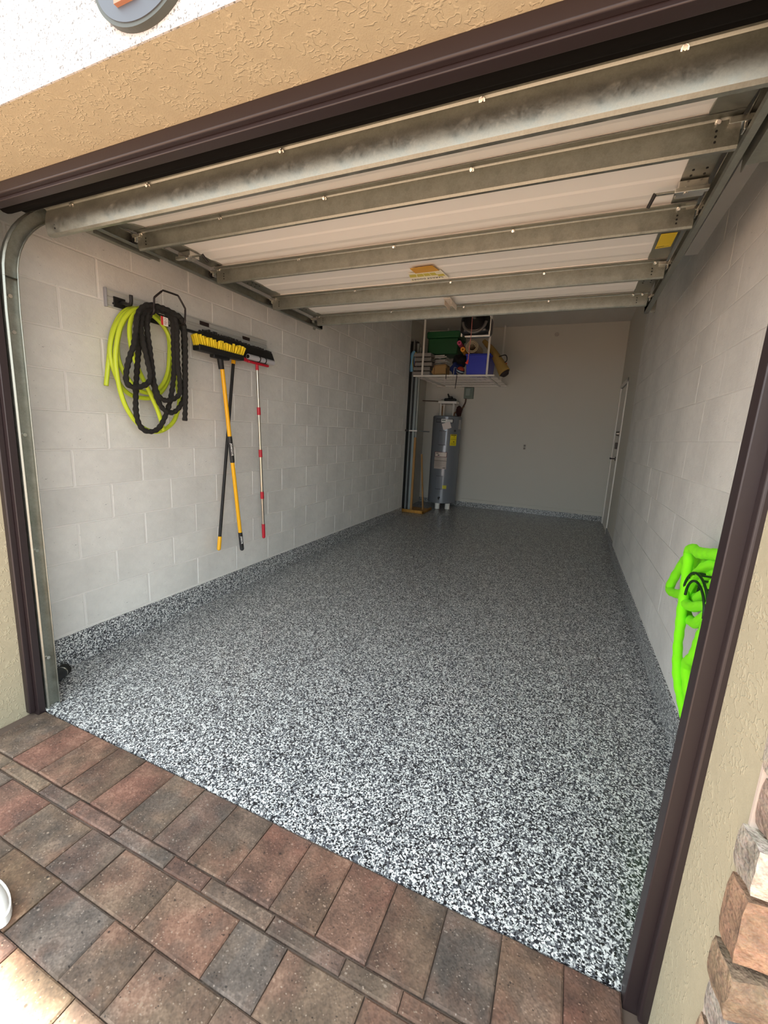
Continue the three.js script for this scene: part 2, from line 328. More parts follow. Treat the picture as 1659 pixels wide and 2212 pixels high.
// side door in the far right wall
const sd = struct('door_1', rbx(W + 0.022, W + 0.06, floorY(-6) + 0.01, floorY(-6) + DH - 0.01, DZ0 + 0.01, DZ1 - 0.01, 0.004), M.whitePaint, 'white side door seen edge on in the right wall');
part('door_casing', [rbx(W + 0.006, W + 0.03, floorY(-6), floorY(-6) + DH + 0.06, DZ1 - 0.01, DZ1 + 0.06, 0.004), rbx(W + 0.006, W + 0.03, floorY(-6), floorY(-6) + DH + 0.06, DZ0 - 0.06, DZ0 + 0.01, 0.004), rbx(W + 0.006, W + 0.03, floorY(-6) + DH, floorY(-6) + DH + 0.06, DZ0 - 0.06, DZ1 + 0.06, 0.004)], M.whitePaint, sd);
{
  const hz = DZ1 - 0.2, dark = plain(0x3c3632, 0.4, 0.5);
  const h = part('lever_handle', [rod([W + 0.03, 1.17, hz], [W + 0.012, 1.17, hz], 0.03), rod([W + 0.02, 1.17, hz], [W - 0.04, 1.17, hz], 0.009), rbx(W - 0.05, W - 0.032, 1.158, 1.182, hz - 0.11, hz + 0.012, 0.006)], dark, sd, 'dark lever handle');
  part('latch_plate', rbx(W - 0.01, W + 0.025, 1.31, 1.40, hz - 0.03, hz + 0.03, 0.006), dark, sd, 'dark latch box');
  part('deadbolt', [rod([W + 0.025, 1.53, hz], [W - 0.02, 1.53, hz], 0.036, 0.028)], plain(0x8b857c, 0.35, 0.7), sd, 'round metal deadbolt');
}

// front wall of the house: two pillars and the lintel over the opening
const OL = 0.238, OR = 2.785, OY = 2.2, FZ = 0.268, TOP = 4.1;
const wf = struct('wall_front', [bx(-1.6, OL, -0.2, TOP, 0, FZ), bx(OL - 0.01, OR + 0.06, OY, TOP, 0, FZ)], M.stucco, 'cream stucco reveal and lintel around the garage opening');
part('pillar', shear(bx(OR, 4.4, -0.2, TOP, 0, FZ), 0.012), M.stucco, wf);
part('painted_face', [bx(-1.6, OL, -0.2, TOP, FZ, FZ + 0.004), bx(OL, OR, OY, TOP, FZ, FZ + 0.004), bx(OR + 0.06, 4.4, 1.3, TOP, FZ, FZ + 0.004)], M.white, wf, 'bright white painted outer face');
struct('unseen_roof', bx(-1.6, 4.4, TOP, TOP + 0.15, BZ - 0.4, 0.31), M.ceiling, 'flat roof slab out of view over the garage, edge set to shade the near pavers');  // slab out of view, front edge placed to set the shade line on the pavers
// stone veneer on the right pillar
{
  part('mortar_bed', bx(OR + 0.004, 4.4, -0.1, 1.3, FZ, FZ + 0.006), M.grout, wf);
  const rows = [[0.0, 0.12], [0.12, 0.24], [0.24, 0.39], [0.39, 0.475], [0.475, 0.565], [0.565, 0.70], [0.70, 0.79], [0.79, 0.885], [0.885, 1.0], [1.0, 1.12], [1.12, 1.29]];
  const pick = [5, 2, 0, 1, 2, 3, 4, 5, 4, 6, 1];
  rows.forEach(([y0, y1], ri) => {
    let x = OR + 0.012 * y0 - rr(0.008, 0.022);
    for (let k = 0; x < 4.2; k++) {
      const w = rr(0.2, 0.42), d = rr(0.045, 0.075), mi = k === 0 ? pick[ri] : Math.floor(rnd() * 7);
      let g = new THREE.BoxGeometry(w - 0.012, y1 - y0 - 0.012, d, 10, 5, 3); const p = g.attributes.position, ox = rr(0, 50);
      for (let i = 0; i < p.count; i++) {
        let a = p.getX(i) / (w / 2), b = p.getY(i) / ((y1 - y0) / 2), c = p.getZ(i) / (d / 2);
        const round = 1 - 0.16 * Math.pow(Math.abs(b), 3) * (c > 0 ? 1 : 0.2), rx = 1 - 0.012 / w * Math.pow(Math.abs(b), 4);
        const nz = Math.sin(a * 5 + ox) * 0.1 + Math.sin(b * 4 + a * 3 + ox * 2) * 0.1 + Math.sin(a * 11 - b * 3 + ox) * 0.05;
        p.setX(i, a * rx * w / 2); p.setY(i, (b + 0.06 * Math.sin(a * 3 + ox)) * (y1 - y0) / 2 * 0.99); p.setZ(i, c > -0.9 ? (c * round + nz * (c + 1) / 2) * d / 2 : -d / 2);
        if (c > 0.3) p.setX(i, p.getX(i) * (1 - 0.012 / w * Math.abs(a)));
      }
      g.computeVertexNormals(); g = fin(g, [rr(0, 3), rr(0, 3)]); g.translate(x + w / 2, (y0 + y1) / 2, FZ + 0.003 + d / 2);
      part('stone', g, M.stones[mi], wf); x += w + 0.004;
    }
  });
}
// brown door jambs: stop moulding and jamb face each
const jl = struct('trim_3', [rbx(OL - 0.004, 0.29, -0.02, OY, 0.0, 0.03, 0.003)], M.jamb, 'dark brown painted jamb on the side of the hanging tools');
part('stop_moulding', rbx(OL - 0.004, 0.268, 0.0, OY, 0.028, 0.055, 0.006), M.jamb, jl);
const jr = struct('trim_4', [shear(rbx(2.736, OR + 0.05, -0.02, OY, -0.012, 0.035, 0.003), 0.018)], M.jamb, 'dark brown painted jamb beside the green hose');
part('stop_moulding', shear(rbx(2.764, OR + 0.05, 0.0, OY, 0.033, 0.06, 0.006), 0.018), M.jamb, jr);
const jh = struct('trim_5', [rbx(OL, OR + 0.05, 2.152, OY + 0.002, 0.0, 0.036, 0.003)], M.jamb, 'dark brown painted head jamb over the opening');
part('stop_moulding', rbx(OL, OR + 0.05, 2.162, OY + 0.002, 0.034, 0.056, 0.006), M.jamb, jh);

// driveway: every paver near the door a piece of its own
const dw = struct('driveway', bx(-1.8, 4.6, -0.12, -0.014, 0.0, 2.6), M.bed, 'brown red and grey concrete pavers outside the door');
struct('driveway_far', [bx(-14, -1.8, -0.12, -0.004, 0.0, 14), bx(4.6, 18, -0.12, -0.004, 0.0, 14), bx(-1.8, 4.6, -0.12, -0.004, 2.6, 14)], M.pavers[0], 'paved driveway stretching away from the garage');
let pv = 0, lastM = -1;
function paver(x0, x1, z0, z1, mi) {
  const g = 0.0015, c = 0.005, ch = 0.004, t = -0.003 + rr(-0.0015, 0.0015), jx = () => rr(-0.0012, 0.0012);
  const a = [[x0 + g + jx(), z0 + g + jx()], [x1 - g + jx(), z0 + g + jx()], [x1 - g + jx(), z1 - g + jx()], [x0 + g + jx(), z1 - g + jx()]], mx = (x0 + x1) / 2, mz = (z0 + z1) / 2;
  const inn = a.map(([x, z]) => [x + Math.sign(mx - x) * c, z + Math.sign(mz - z) * c]), v = [];
  const tl = rr(-0.0012, 0.0012), tz = rr(-0.0012, 0.0012), top = ([x, z], d) => [x, t - d + tl * (x - mx) / 0.1 + tz * (z - mz) / 0.1, z];
  const Q = (p, q, r, s) => v.push(...p, ...q, ...r, ...p, ...r, ...s);
  Q(...[3, 2, 1, 0].map((i) => top(inn[i], 0)));
  for (let i = 0; i < 4; i++) { const j = (i + 1) % 4; Q(top(a[j], ch), top(a[i], ch), top(inn[i], 0), top(inn[j], 0)); Q([a[j][0], -0.06, a[j][1]], [a[i][0], -0.06, a[i][1]], top(a[i], ch), top(a[j], ch)); }
  const geo = new THREE.BufferGeometry(); geo.setAttribute('position', new THREE.Float32BufferAttribute(v, 3)); geo.computeVertexNormals();
  if (mi === undefined) do mi = Math.floor(rnd() * 7); while (mi === lastM); lastM = mi;
  const m = new THREE.Mesh(fin(geo, [rr(0, 1), rr(0, 1)]), M.pavers[mi]); m.name = 'paver'; m.castShadow = m.receiveShadow = true; dw.add(m); pv++;
}
function paverRow(cuts, z0, z1, tones) { for (let i = 0; i + 1 < cuts.length; i++) paver(cuts[i], cuts[i + 1], z0, z1, tones?.[i]); }
paverRow([0.292, 0.497, 0.664, 0.822, 0.986, 1.15, 1.31, 1.47, 1.632, 1.797, 1.956, 2.113, 2.275, 2.436, 2.598, 2.735], 0.004, 0.238, [1, 4, 0, 2, 4, 1, 5, 2, 4, 0, 4, 2, 5, 0, 4]);
paverRow([0.24, 0.518, 0.768, 0.938, 1.17, 1.425, 1.582, 1.825, 2.06, 2.225, 2.465, 2.63, 2.783], 0.24, 0.289, [3, 3, 5, 4, 5, 4, 2, 5, 1, 2, 4, 0]);
const L3 = [0.238, 0.163, 0.242];
function fullRow(k, known) {
  const cuts = [...known]; let i = k; while (cuts[0] > -1.1) cuts.unshift(cuts[0] - L3[i++ % 3] - rr(-0.004, 0.004)); i = k + 1; while (cuts[cuts.length - 1] < 4.0) cuts.push(cuts[cuts.length - 1] + L3[i++ % 3] + rr(-0.004, 0.004));
  paverRow(cuts, 0.292 + 0.152 * k, 0.292 + 0.152 * (k + 1));
}
fullRow(0, [0.857, 1.093, 1.260, 1.494, 1.743, 1.907, 2.14]);
fullRow(1, [0.943, 1.186, 1.428, 1.587, 1.826]);
fullRow(2, [1.26, 1.502]);
for (let k = 3; k < 9; k++) fullRow(k, [0.9 + rr(-0.1, 0.1)]);

// ================= overhead garage door, open =================
const gd = thing('garage_door', 'open white sectional garage door overhead with galvanised struts', 'garage door', [1.55, 2.1, -1.2]);
// sections as (z, y) of their two ends; the lowest still rides on the curve of the track
const secs = [[-0.035, 2.212, -0.575, 2.318], [-0.578, 2.322, -1.092, 2.324], [-1.095, 2.324, -1.655, 2.324], [-1.658, 2.324, -2.215, 2.324]];
const DX0 = 0.325, DX1 = 2.785;
secs.forEach(([za, ya, zb, yb], i) => {
  const L = Math.hypot(zb - za, yb - ya), ux = (zb - za) / L, uy = (yb - ya) / L, nx = uy, ny = -ux; // n points up
  const at = (s, h) => [za + ux * s + nx * h, ya + uy * s + ny * h];
  const prof = [at(0, 0), at(0.03, 0), at(0.05, 0.004), at(L - 0.20, 0.004), at(L - 0.185, 0.001), at(L - 0.10, -0.002), at(L - 0.06, 0.004), at(L, 0.004), at(L, 0.045), at(0, 0.045)];
  const s = part('door_section', prism(prof, 'x', DX0, DX1), M.doorWhite, gd);
  for (const [x0, x1] of [[DX0 - 0.002, DX0 + 0.085], [DX1 - 0.085, DX1 + 0.002]]) {
    part('end_stile', prism([at(0.01, -0.004), at(L - 0.01, -0.004), at(L - 0.01, 0.04), at(0.01, 0.04)], 'x', x0, x1), M.galv, s, 'galvanised end plate');
    const holes = []; for (let k = 0; k < 3; k++) for (const px of [0.3, 0.75]) { const q = at(0.28 + k * 0.035, -0.0055); holes.push(rod([x0 + (x1 - x0) * px, q[1] - 0.001, q[0]], [x0 + (x1 - x0) * px, q[1] + 0.004, q[0]], 0.004, 0.004, 8)); }
    part('plate_hole', holes, M.black, s);
  }
});
// struts: a flange screwed to the section, a tall face and a rolled lower lip
const struts = [];
function strut(z, yTop, yBot, x0, x1, bow, screws) {
  const line = [[z + 0.028, yTop], [z + 0.006, yTop], [z + 0.001, yTop - 0.004]], H = yTop - yBot;
  for (let k = 0; k <= 8; k++) { const t = k / 8; line.push([z + 0.0 + bow * Math.sin(t * Math.PI * 0.9), yTop - 0.006 - (H - 0.012) * t]); }
  line.push([z - 0.004, yBot], [z - 0.018, yBot + 0.001], [z - 0.022, yBot + 0.009]);
  const s = part('strut', prism(sheet(line, 0.0026), 'x', x0, x1, 0.5), M.galv, gd); struts.push(s);
  for (const x of screws) part('screw', [rod([x, yTop - 0.008, z + 0.003], [x, yTop - 0.014, z + 0.014], 0.006, 0.005, 6), rod([x, yTop - 0.007, z + 0.0015], [x, yTop - 0.010, z + 0.005], 0.008, 0.008, 10)], M.zinc, s);
  for (const ex of [x0 + 0.012, x1 - 0.012]) { const h = []; for (let k = 0; k < 3; k++) h.push(rod([ex + Math.sign(1.5 - ex) * 0.045, yBot + 0.02 + k * 0.014, z + 0.0005 + bow * 0.6], [ex + Math.sign(1.5 - ex) * 0.045, yBot + 0.02 + k * 0.014, z + 0.0042 + bow * 0.6], 0.0032, 0.0032, 8)); part('strut_hole', h, M.black, s); }
}
strut(-0.15, 2.214, 2.114, 0.375, 2.80, 0.009, [0.545, 0.972, 1.546, 2.15, 2.574]);
strut(-0.6, 2.314, 2.234, 0.325, 2.787, 0.002, [0.35, 0.87, 1.42, 2.02, 2.73]);
strut(-1.1, 2.312, 2.232, 0.352, 2.787, 0.002, [0.372, 0.95, 1.52, 2.1, 2.73]);
strut(-1.68, 2.318, 2.236, 0.318, 2.787, 0.002, [0.34, 1.0, 1.66, 2.2, 2.74]);
strut(-2.2, 2.318, 2.244, 0.372, 2.780, 0.002, [0.392, 1.05, 1.62, 2.2, 2.7, 2.75]);
// bottom seal, hinges, rollers
part('bottom_seal', prism(Array.from({ length: 14 }, (_, i) => { const a = i / 14 * 2 * Math.PI; return [-0.038 + 0.034 * Math.cos(a), 2.195 + 0.034 * Math.sin(a)]; }), 'x', DX0 - 0.02, DX1 + 0.015, 0.8), M.rubber, gd, 'black rubber bottom seal');
part('seal_retainer', rbx(DX0, DX1, 2.185, 2.222, -0.10, -0.055, 0.004), M.rubber, gd, 'dark seal retainer');
for (const [z, y] of [[-0.09, 2.235], [-0.575, 2.30], [-1.09, 2.305], [-1.655, 2.305], [-2.2, 2.305]]) for (const s of [-1, 1]) {
  const xe = s < 0 ? DX0 : DX1, h = part('hinge', [rbx(xe - 0.03, xe + 0.03, y - 0.012, y + 0.006, z - 0.045, z - 0.008, 0.002), rbx(xe + s * 0.012 - 0.004, xe + s * 0.012 + 0.004, y - 0.03, y + 0.01, z - 0.04, z - 0.012, 0.002)], M.zinc, gd, 'zinc hinge');
  part('roller', [rod([xe + s * 0.012, y - 0.012, z - 0.026], [xe + s * 0.034, y - 0.012, z - 0.026], 0.004), rod([xe + s * 0.024, y - 0.012, z - 0.026], [xe + s * 0.036, y - 0.012, z - 0.026], 0.02)], M.black, h, 'black nylon roller');
}
// slide locks on the second section
for (const s of [-1, 1]) {
  const xe = s < 0 ? DX0 + 0.045 : DX1 - 0.045, z = s < 0 ? -0.85 : -0.92;
  const l = part('slide_lock', [rbx(xe - 0.045, xe + 0.045, 2.285, 2.315, z - 0.055, z + 0.01, 0.003), rbx(xe - 0.055, xe + 0.05, 2.272, 2.288, z + 0.0, z + 0.022, 0.003), rod([xe - 0.02 * s, 2.268, z + 0.011], [xe - 0.02 * s, 2.29, z + 0.011], 0.008)], M.zinc, gd, 'zinc slide lock');
  part('lock_lever', [rbx(xe - s * 0.04, xe - s * 0.115, 2.288, 2.294, z - 0.02, z - 0.006, 0.002)], M.galv, l);
  part('lever_grip', rod([xe - s * 0.112, 2.294, z - 0.01], [xe - s * 0.128, 2.26, z - 0.035], 0.007, 0.006), M.black, l, 'black lever grip');
}
// opener bracket on the top section
part('opener_bracket', [rbx(1.535, 1.585, 2.300, 2.306, -2.13, -1.95, 0.002), rbx(1.535, 1.538, 2.270, 2.306, -2.13, -1.98, 0.001), rbx(1.582, 1.585, 2.270, 2.306, -2.13, -1.98, 0.001)], M.bracketCream, gd, 'cream opener bracket');
// stickers
const stickY = 2.3185;
function flatSticker(name, pts, y, mat, label) { // pts: four corners (x, z) in order top-left, top-right, bottom-right, bottom-left
  const g = new THREE.BufferGeometry(), P = pts.map(([x, z]) => [x, y, z]), o = [0, 2, 1, 0, 3, 2], uvs = [[0, 1], [1, 1], [1, 0], [0, 0]], lo = P.map(([x, yy, z]) => [x, yy + 0.0012, z]);
  const v = [], u = []; o.forEach((i) => { v.push(...P[i]); u.push(...uvs[i]); }); [0, 1, 2, 0, 2, 3].forEach((i) => { v.push(...lo[i]); u.push(0.01, 0.99); });
  for (let i = 0; i < 4; i++) { const j = (i + 1) % 4; [P[i], P[j], lo[j], P[i], lo[j], lo[i]].forEach((q) => { v.push(...q); u.push(0.01, 0.99); }); }
  g.setAttribute('position', new THREE.Float32BufferAttribute(v, 3)); g.setAttribute('uv', new THREE.Float32BufferAttribute(u, 2)); g.computeVertexNormals();
  return part(name, g, mat, gd, label);
}
const texGarage = canvasTex(512, 256, (c, w, h) => {
  c.fillStyle = '#f2ead2'; c.fillRect(0, 0, w, h); c.fillStyle = '#cdbf4e'; for (let i = 0; i < 4; i++) c.fillRect(118 + i * 100, 128, 92, 84); c.fillStyle = '#c8b93c'; c.fillRect(14, 88, 104, 60); c.fillStyle = '#e8dfc0'; c.fillRect(28, 160, 80, 60);
  c.fillStyle = '#1d1a16'; c.font = 'bold 58px sans-serif'; c.textAlign = 'right'; c.textBaseline = 'middle'; c.fillText('GARAGE DOORS', 500, 60);
});
flatSticker('label_sticker', [[1.662, -1.625], [1.422, -1.625], [1.452, -1.487], [1.650, -1.487]], stickY - 0.0035, std({ map: texGarage, roughness: 0.5 }), 'torn white and yellow label reading GARAGE DOORS');
flatSticker('tape_patch', [[1.486, -1.416], [1.624, -1.408], [1.640, -1.492], [1.494, -1.497]], stickY - 0.0045, plain(0xd39a2c, 0.35), 'amber tape patch');
const texWarn = canvasTex(128, 256, (c, w, h) => { c.fillStyle = '#e2c32a'; c.fillRect(0, 0, w, h); c.fillStyle = '#40350c'; c.fillRect(8, 222, 60, 8); c.fillRect(8, 236, 100, 5); c.fillStyle = '#d0b020'; for (let i = 0; i < 8; i++) c.fillRect(10, 20 + i * 22, 100, 6); });
flatSticker('warning_sticker', [[2.712, -1.35], [2.775, -1.35], [2.775, -1.50], [2.712, -1.51]], 2.3165, std({ map: texWarn, roughness: 0.5 }), 'yellow warning sticker');

// tracks, left and right
function track(side) {
  const x = side < 0 ? 0.272 : 2.825, s = -side; // open side towards the door
  const t = thing('door_track', side < 0 ? 'galvanised door track curving up beside the hanging tools' : 'galvanised door track above the wall with the green hose', 'track', [x, 0, -0.04]);

  // channel section: web at x, two lips towards the door
  const sec = [[s * 0.026, -0.022], [s * 0.020, -0.027], [0, -0.027], [0, 0.027], [s * 0.020, 0.027], [s * 0.026, 0.022]];
  const path = [[0.0, -0.035]]; for (let y = 0.3; y < 1.86; y += 0.3) path.push([y, -0.036]); // (y, z)
  const Rr = 0.36, cy = 1.93, cz = -0.04 - Rr; for (let k = 0; k <= 14; k++) { const a = k / 14 * Math.PI / 2; path.push([cy + Rr * Math.sin(a), cz + Rr * Math.cos(a)]); }
  const zEnd = side < 0 ? -2.40 : -2.45, yEnd = 2.285; for (let k = 1; k <= 6; k++) path.push([mixc(cy + Rr, yEnd, Math.min(1, k / 2)), mixc(cz, zEnd, k / 6)]);
  const sweep = (sect, from, to) => {
    const pos = [], idx = [], n = sect.length, pp = path.slice(from, to);
    pp.forEach(([y, z], i) => { const a = pp[Math.max(0, i - 1)], b = pp[Math.min(pp.length - 1, i + 1)], dy = b[0] - a[0], dz = b[1] - a[1], l = Math.hypot(dy, dz); for (const [px, q] of sect) pos.push(x + px, y + q * -dz / l, z + q * dy / l); });
    for (let i = 0; i + 1 < pp.length; i++) for (let j = 0; j < n; j++) { const k = (j + 1) % n, a = i * n + j, b = i * n + k; idx.push(a, b, b + n, a, b + n, a + n); }
    for (const e of [0, pp.length - 1]) for (let j = 1; j + 1 < n; j++) idx.push(e * n, e * n + j, e * n + j + 1);
    const g = new THREE.BufferGeometry(); g.setAttribute('position', new THREE.Float32BufferAttribute(pos, 3)); g.setIndex(idx); return fin(toCreasedNormals(g.toNonIndexed(), 0.5));
  };
  const nV = 7, solid = sheet(sec, 0.0024);
  part('vertical_rail', sweep(solid, 0, nV + 1), M.galv, t); part('curved_rail', sweep(solid, nV, nV + 15), M.galv, t); part('horizontal_rail', sweep(solid, nV + 14, path.length), M.galv, t);
  // angle bracket holding the rail to the jamb
  const ax = x - s * 0.028; part('jamb_angle', [rbx(Math.min(ax, ax - s * 0.003), Math.max(ax, ax - s * 0.003), 0.0, 1.98, -0.075, -0.004, 0.001), rbx(Math.min(ax, ax - s * 0.04), Math.max(ax, ax - s * 0.04), 0.0, 1.98, -0.007, -0.004, 0.001)], M.galv, t);
  for (const y of [0.25, 0.78, 1.30, 1.72, 1.86]) part('track_bolt', rod([x + s * 0.001, y, -0.038], [x + s * 0.009, y, -0.038], 0.009, 0.008, 8), M.zinc, t);
  part('wall_bracket', [rbx(Math.min(x - s * 0.02, x - s * 0.10), Math.max(x - s * 0.02, x - s * 0.10), 2.27, 2.275, -0.78, -0.42, 0.001), rbx(Math.min(x - s * 0.018, x - s * 0.022), Math.max(x - s * 0.018, x - s * 0.022), 2.25, 2.31, -0.78, -0.42, 0.001)], M.galv, t);
  part('rear_hanger', [rbx(Math.min(x - s * 0.004, x - s * 0.03), Math.max(x - s * 0.004, x - s * 0.03), 2.25, YC, zEnd + 0.06, zEnd + 0.064, 0.001), rbx(Math.min(x - s * 0.028, x - s * 0.032), Math.max(x - s * 0.028, x - s * 0.032), 2.25, YC, zEnd + 0.03, zEnd + 0.064, 0.001)], M.galv, t);
}
track(-1); track(1);

// opener motor hung from the ceiling behind the door
{
  const o = thing('door_opener', 'black garage door opener motor hung behind the open door', 'door opener', [1.455, 2.365, -3.42]);
  let body = new RoundedBoxGeometry(0.29, 0.19, 0.24, 4, 0.05); body.translate(1.455, 2.465, -3.42); part('housing', fin(body), M.blackGloss, o);
  part('light_lens', new THREE.TorusGeometry(0.115, 0.014, 10, 28, Math.PI * 0.9).rotateZ(Math.PI * 1.05).translate(1.455, 2.50, -3.298), plain(0x55534f, 0.3), o, 'grey curved light lens');
  part('end_disc', rod([1.455, 2.50, -3.31], [1.455, 2.50, -3.292], 0.095, 0.09, 28), M.blackGloss, o);
  part('name_badge', rbx(1.432, 1.482, 2.388, 2.398, -3.300, -3.294, 0.002), plain(0xd7a3a0, 0.4), o, 'small pink badge');
  part('rail', [rbx(1.44, 1.47, 2.505, 2.53, -3.30, -0.3, 0.003)], M.galv, o);
  part('hanger_strap', [rbx(1.592, 1.604, 2.36, YC, -3.36, -3.34, 0.001), rbx(1.318, 1.33, 2.36, YC, -3.36, -3.34, 0.001)], M.whitePaint, o);
  part('hanger_bar', rbx(1.36, 1.604, 2.352, 2.364, -3.365, -3.335, 0.002), M.whitePaint, o, 'white hanger bar');
  const rc = thing('release_cord', 'thin red release cord with a red handle below the opener', 'cord', [1.47, 2.06, -3.1]);
  part('cord', tube([[1.475, 2.50, -3.1], [1.478, 2.35, -3.1], [1.472, 2.2, -3.1], [1.468, 2.09, -3.1]], 0.003, 20, 6), plain(0xc0746c, 0.7), rc);
  part('handle', tube([[1.468, 2.095, -3.1], [1.462, 2.075, -3.1], [1.455, 2.06, -3.1]], (t) => 0.006 + 0.010 * t, 10, 8), plain(0xc23a2c, 0.5), rc);
}

const YH= [[0.045,1.566,-0.57],[0.047,1.65,-0.583],[0.049,1.733,-0.597],[0.051,1.796,-0.605],[0.053,1.881,-0.63],[0.055,1.97,-0.682],[0.057,2.015,-0.747],[0.058,2.023,-0.828],[0.06,1.998,-0.911],[0.062,1.943,-0.965],[0.064,1.857,-0.989],[0.066,1.758,-0.988],[0.068,1.655,-0.962],[0.07,1.57,-0.904],[0.07,1.524,-0.828],[0.071,1.519,-0.749],[0.071,1.534,-0.683],[0.072,1.58,-0.633],[0.072,1.658,-0.601],[0.072,1.743,-0.587],[0.073,1.831,-0.603],[0.073,1.913,-0.642],[0.073,1.987,-0.705],[0.074,2.022,-0.779],[0.074,2.013,-0.869],[0.075,1.975,-0.931],[0.075,1.895,-0.969],[0.077,1.797,-0.966],[0.079,1.688,-0.946],[0.081,1.604,-0.898],[0.083,1.554,-0.82],[0.085,1.56,-0.741],[0.087,1.611,-0.677],[0.088,1.681,-0.632],[0.09,1.747,-0.616],[0.092,1.822,-0.623],[0.094,1.902,-0.65],[0.096,1.976,-0.701],[0.098,2.012,-0.76],[0.1,1.981,-0.878],[0.101,1.891,-0.955],[0.102,1.755,-0.973],[0.102,1.622,-0.992],[0.103,1.514,-1.004],[0.104,1.401,-0.962],[0.105,1.34,-0.889],[0.105,1.321,-0.82],[0.106,1.337,-0.749],[0.107,1.376,-0.691],[0.108,1.439,-0.644],[0.108,1.514,-0.613],[0.109,1.607,-0.595],[0.11,1.705,-0.589],[0.112,1.793,-0.6],[0.113,1.89,-0.629],[0.115,1.969,-0.681],[0.116,2.006,-0.738],[0.118,1.962,-0.7],[0.119,1.901,-0.678],[0.121,1.832,-0.673],[0.122,1.753,-0.685],[0.124,1.662,-0.718],[0.125,1.588,-0.757],[0.127,1.505,-0.798],[0.128,1.424,-0.832],[0.13,1.33,-0.855]] ;
const BR= [[0.205,1.397,-0.951],[0.204,1.527,-0.963],[0.203,1.655,-0.97],[0.202,1.795,-0.977],[0.2,1.92,-0.98],[0.199,1.997,-0.965],[0.198,2.02,-0.912],[0.197,2.029,-0.833],[0.196,2.026,-0.758],[0.195,2.001,-0.707],[0.197,1.95,-0.67],[0.199,1.861,-0.652],[0.201,1.79,-0.635],[0.202,1.738,-0.612],[0.204,1.673,-0.588],[0.206,1.616,-0.574],[0.207,1.577,-0.58],[0.209,1.563,-0.616],[0.208,1.575,-0.667],[0.205,1.606,-0.713],[0.201,1.656,-0.725],[0.198,1.718,-0.715],[0.195,1.773,-0.705],[0.191,1.834,-0.696],[0.188,1.901,-0.693],[0.184,1.967,-0.713],[0.181,2.014,-0.762],[0.181,2.032,-0.831],[0.183,2.022,-0.901],[0.185,1.97,-0.934],[0.186,1.856,-0.933],[0.188,1.733,-0.93],[0.19,1.63,-0.938],[0.192,1.551,-0.924],[0.193,1.511,-0.841],[0.195,1.534,-0.778],[0.192,1.614,-0.754],[0.188,1.73,-0.747],[0.185,1.843,-0.738],[0.181,1.943,-0.737],[0.178,2.007,-0.771],[0.174,2.028,-0.86],[0.171,2.013,-0.944],[0.168,1.964,-0.992],[0.165,1.842,-1.001],[0.167,1.694,-0.997],[0.169,1.557,-0.985],[0.171,1.49,-0.953],[0.172,1.445,-0.897],[0.174,1.453,-0.833],[0.176,1.511,-0.787],[0.177,1.595,-0.763],[0.179,1.718,-0.75],[0.179,1.843,-0.739],[0.177,1.945,-0.747],[0.174,2.003,-0.789],[0.172,2.017,-0.869],[0.17,1.974,-0.918],[0.167,1.855,-0.922],[0.165,1.704,-0.921],[0.163,1.541,-0.893],[0.161,1.419,-0.847],[0.159,1.343,-0.795],[0.158,1.323,-0.731],[0.157,1.35,-0.681],[0.156,1.422,-0.659],[0.155,1.52,-0.663],[0.153,1.65,-0.679],[0.152,1.779,-0.699],[0.151,1.907,-0.709],[0.15,1.984,-0.748]] ;
const G1= [[2.965,1.033,-0.628],[2.962,1.025,-0.708],[2.958,1.004,-0.805],[2.955,0.985,-0.898],[2.951,0.983,-0.975],[2.95,0.956,-1.022],[2.95,0.926,-0.997],[2.95,0.87,-0.99],[2.95,0.802,-0.975],[2.95,0.733,-0.962],[2.953,0.654,-0.954],[2.955,0.582,-0.947],[2.957,0.528,-0.925],[2.959,0.474,-0.895],[2.965,0.426,-0.858],[2.972,0.394,-0.823],[2.978,0.365,-0.784],[2.985,0.345,-0.737],[2.99,0.36,-0.692],[2.989,0.4,-0.671],[2.987,0.412,-0.718],[2.986,0.417,-0.778],[2.985,0.434,-0.817],[2.983,0.461,-0.847],[2.981,0.499,-0.877],[2.979,0.537,-0.873],[2.976,0.595,-0.81],[2.975,0.652,-0.781],[2.973,0.714,-0.746],[2.972,0.779,-0.705],[2.971,0.851,-0.661],[2.97,0.93,-0.605]] ;
const G2= [[3.0,0.903,-1.066],[2.996,0.877,-1.231],[2.993,0.824,-1.287],[2.989,0.75,-1.346],[2.986,0.685,-1.379],[2.986,0.693,-1.293],[2.987,0.732,-1.157],[2.988,0.774,-1.025],[2.989,0.831,-0.994],[2.991,0.882,-0.928],[2.994,0.931,-0.824],[2.996,0.943,-0.744],[2.998,0.902,-0.751],[2.999,0.843,-0.831],[2.996,0.793,-0.925],[2.992,0.772,-1.007],[2.989,0.725,-1.044],[2.985,0.689,-1.037],[2.981,0.693,-0.936],[2.978,0.715,-0.857],[2.974,0.77,-0.774],[2.971,0.826,-0.692],[2.968,0.883,-0.603],[2.966,0.848,-0.686],[2.964,0.811,-0.782],[2.961,0.762,-0.905],[2.962,0.761,-0.994],[2.965,0.813,-0.978],[2.969,0.881,-0.935],[2.972,0.944,-0.852],[2.976,0.981,-0.76],[2.978,0.982,-0.677],[2.98,0.928,-0.721],[2.983,0.862,-0.815],[2.985,0.791,-0.923]] ;
const G3= [[3.012,0.864,-1.146],[3.011,0.908,-1.054],[3.01,0.928,-0.93],[3.009,0.908,-0.867],[3.008,0.861,-0.936],[3.009,0.809,-1.043],[3.011,0.755,-1.107],[3.012,0.755,-1.021],[3.014,0.81,-0.912],[3.015,0.869,-0.838],[3.013,0.912,-0.792],[3.012,0.915,-0.876],[3.011,0.877,-1.003],[3.01,0.819,-1.088]] ;

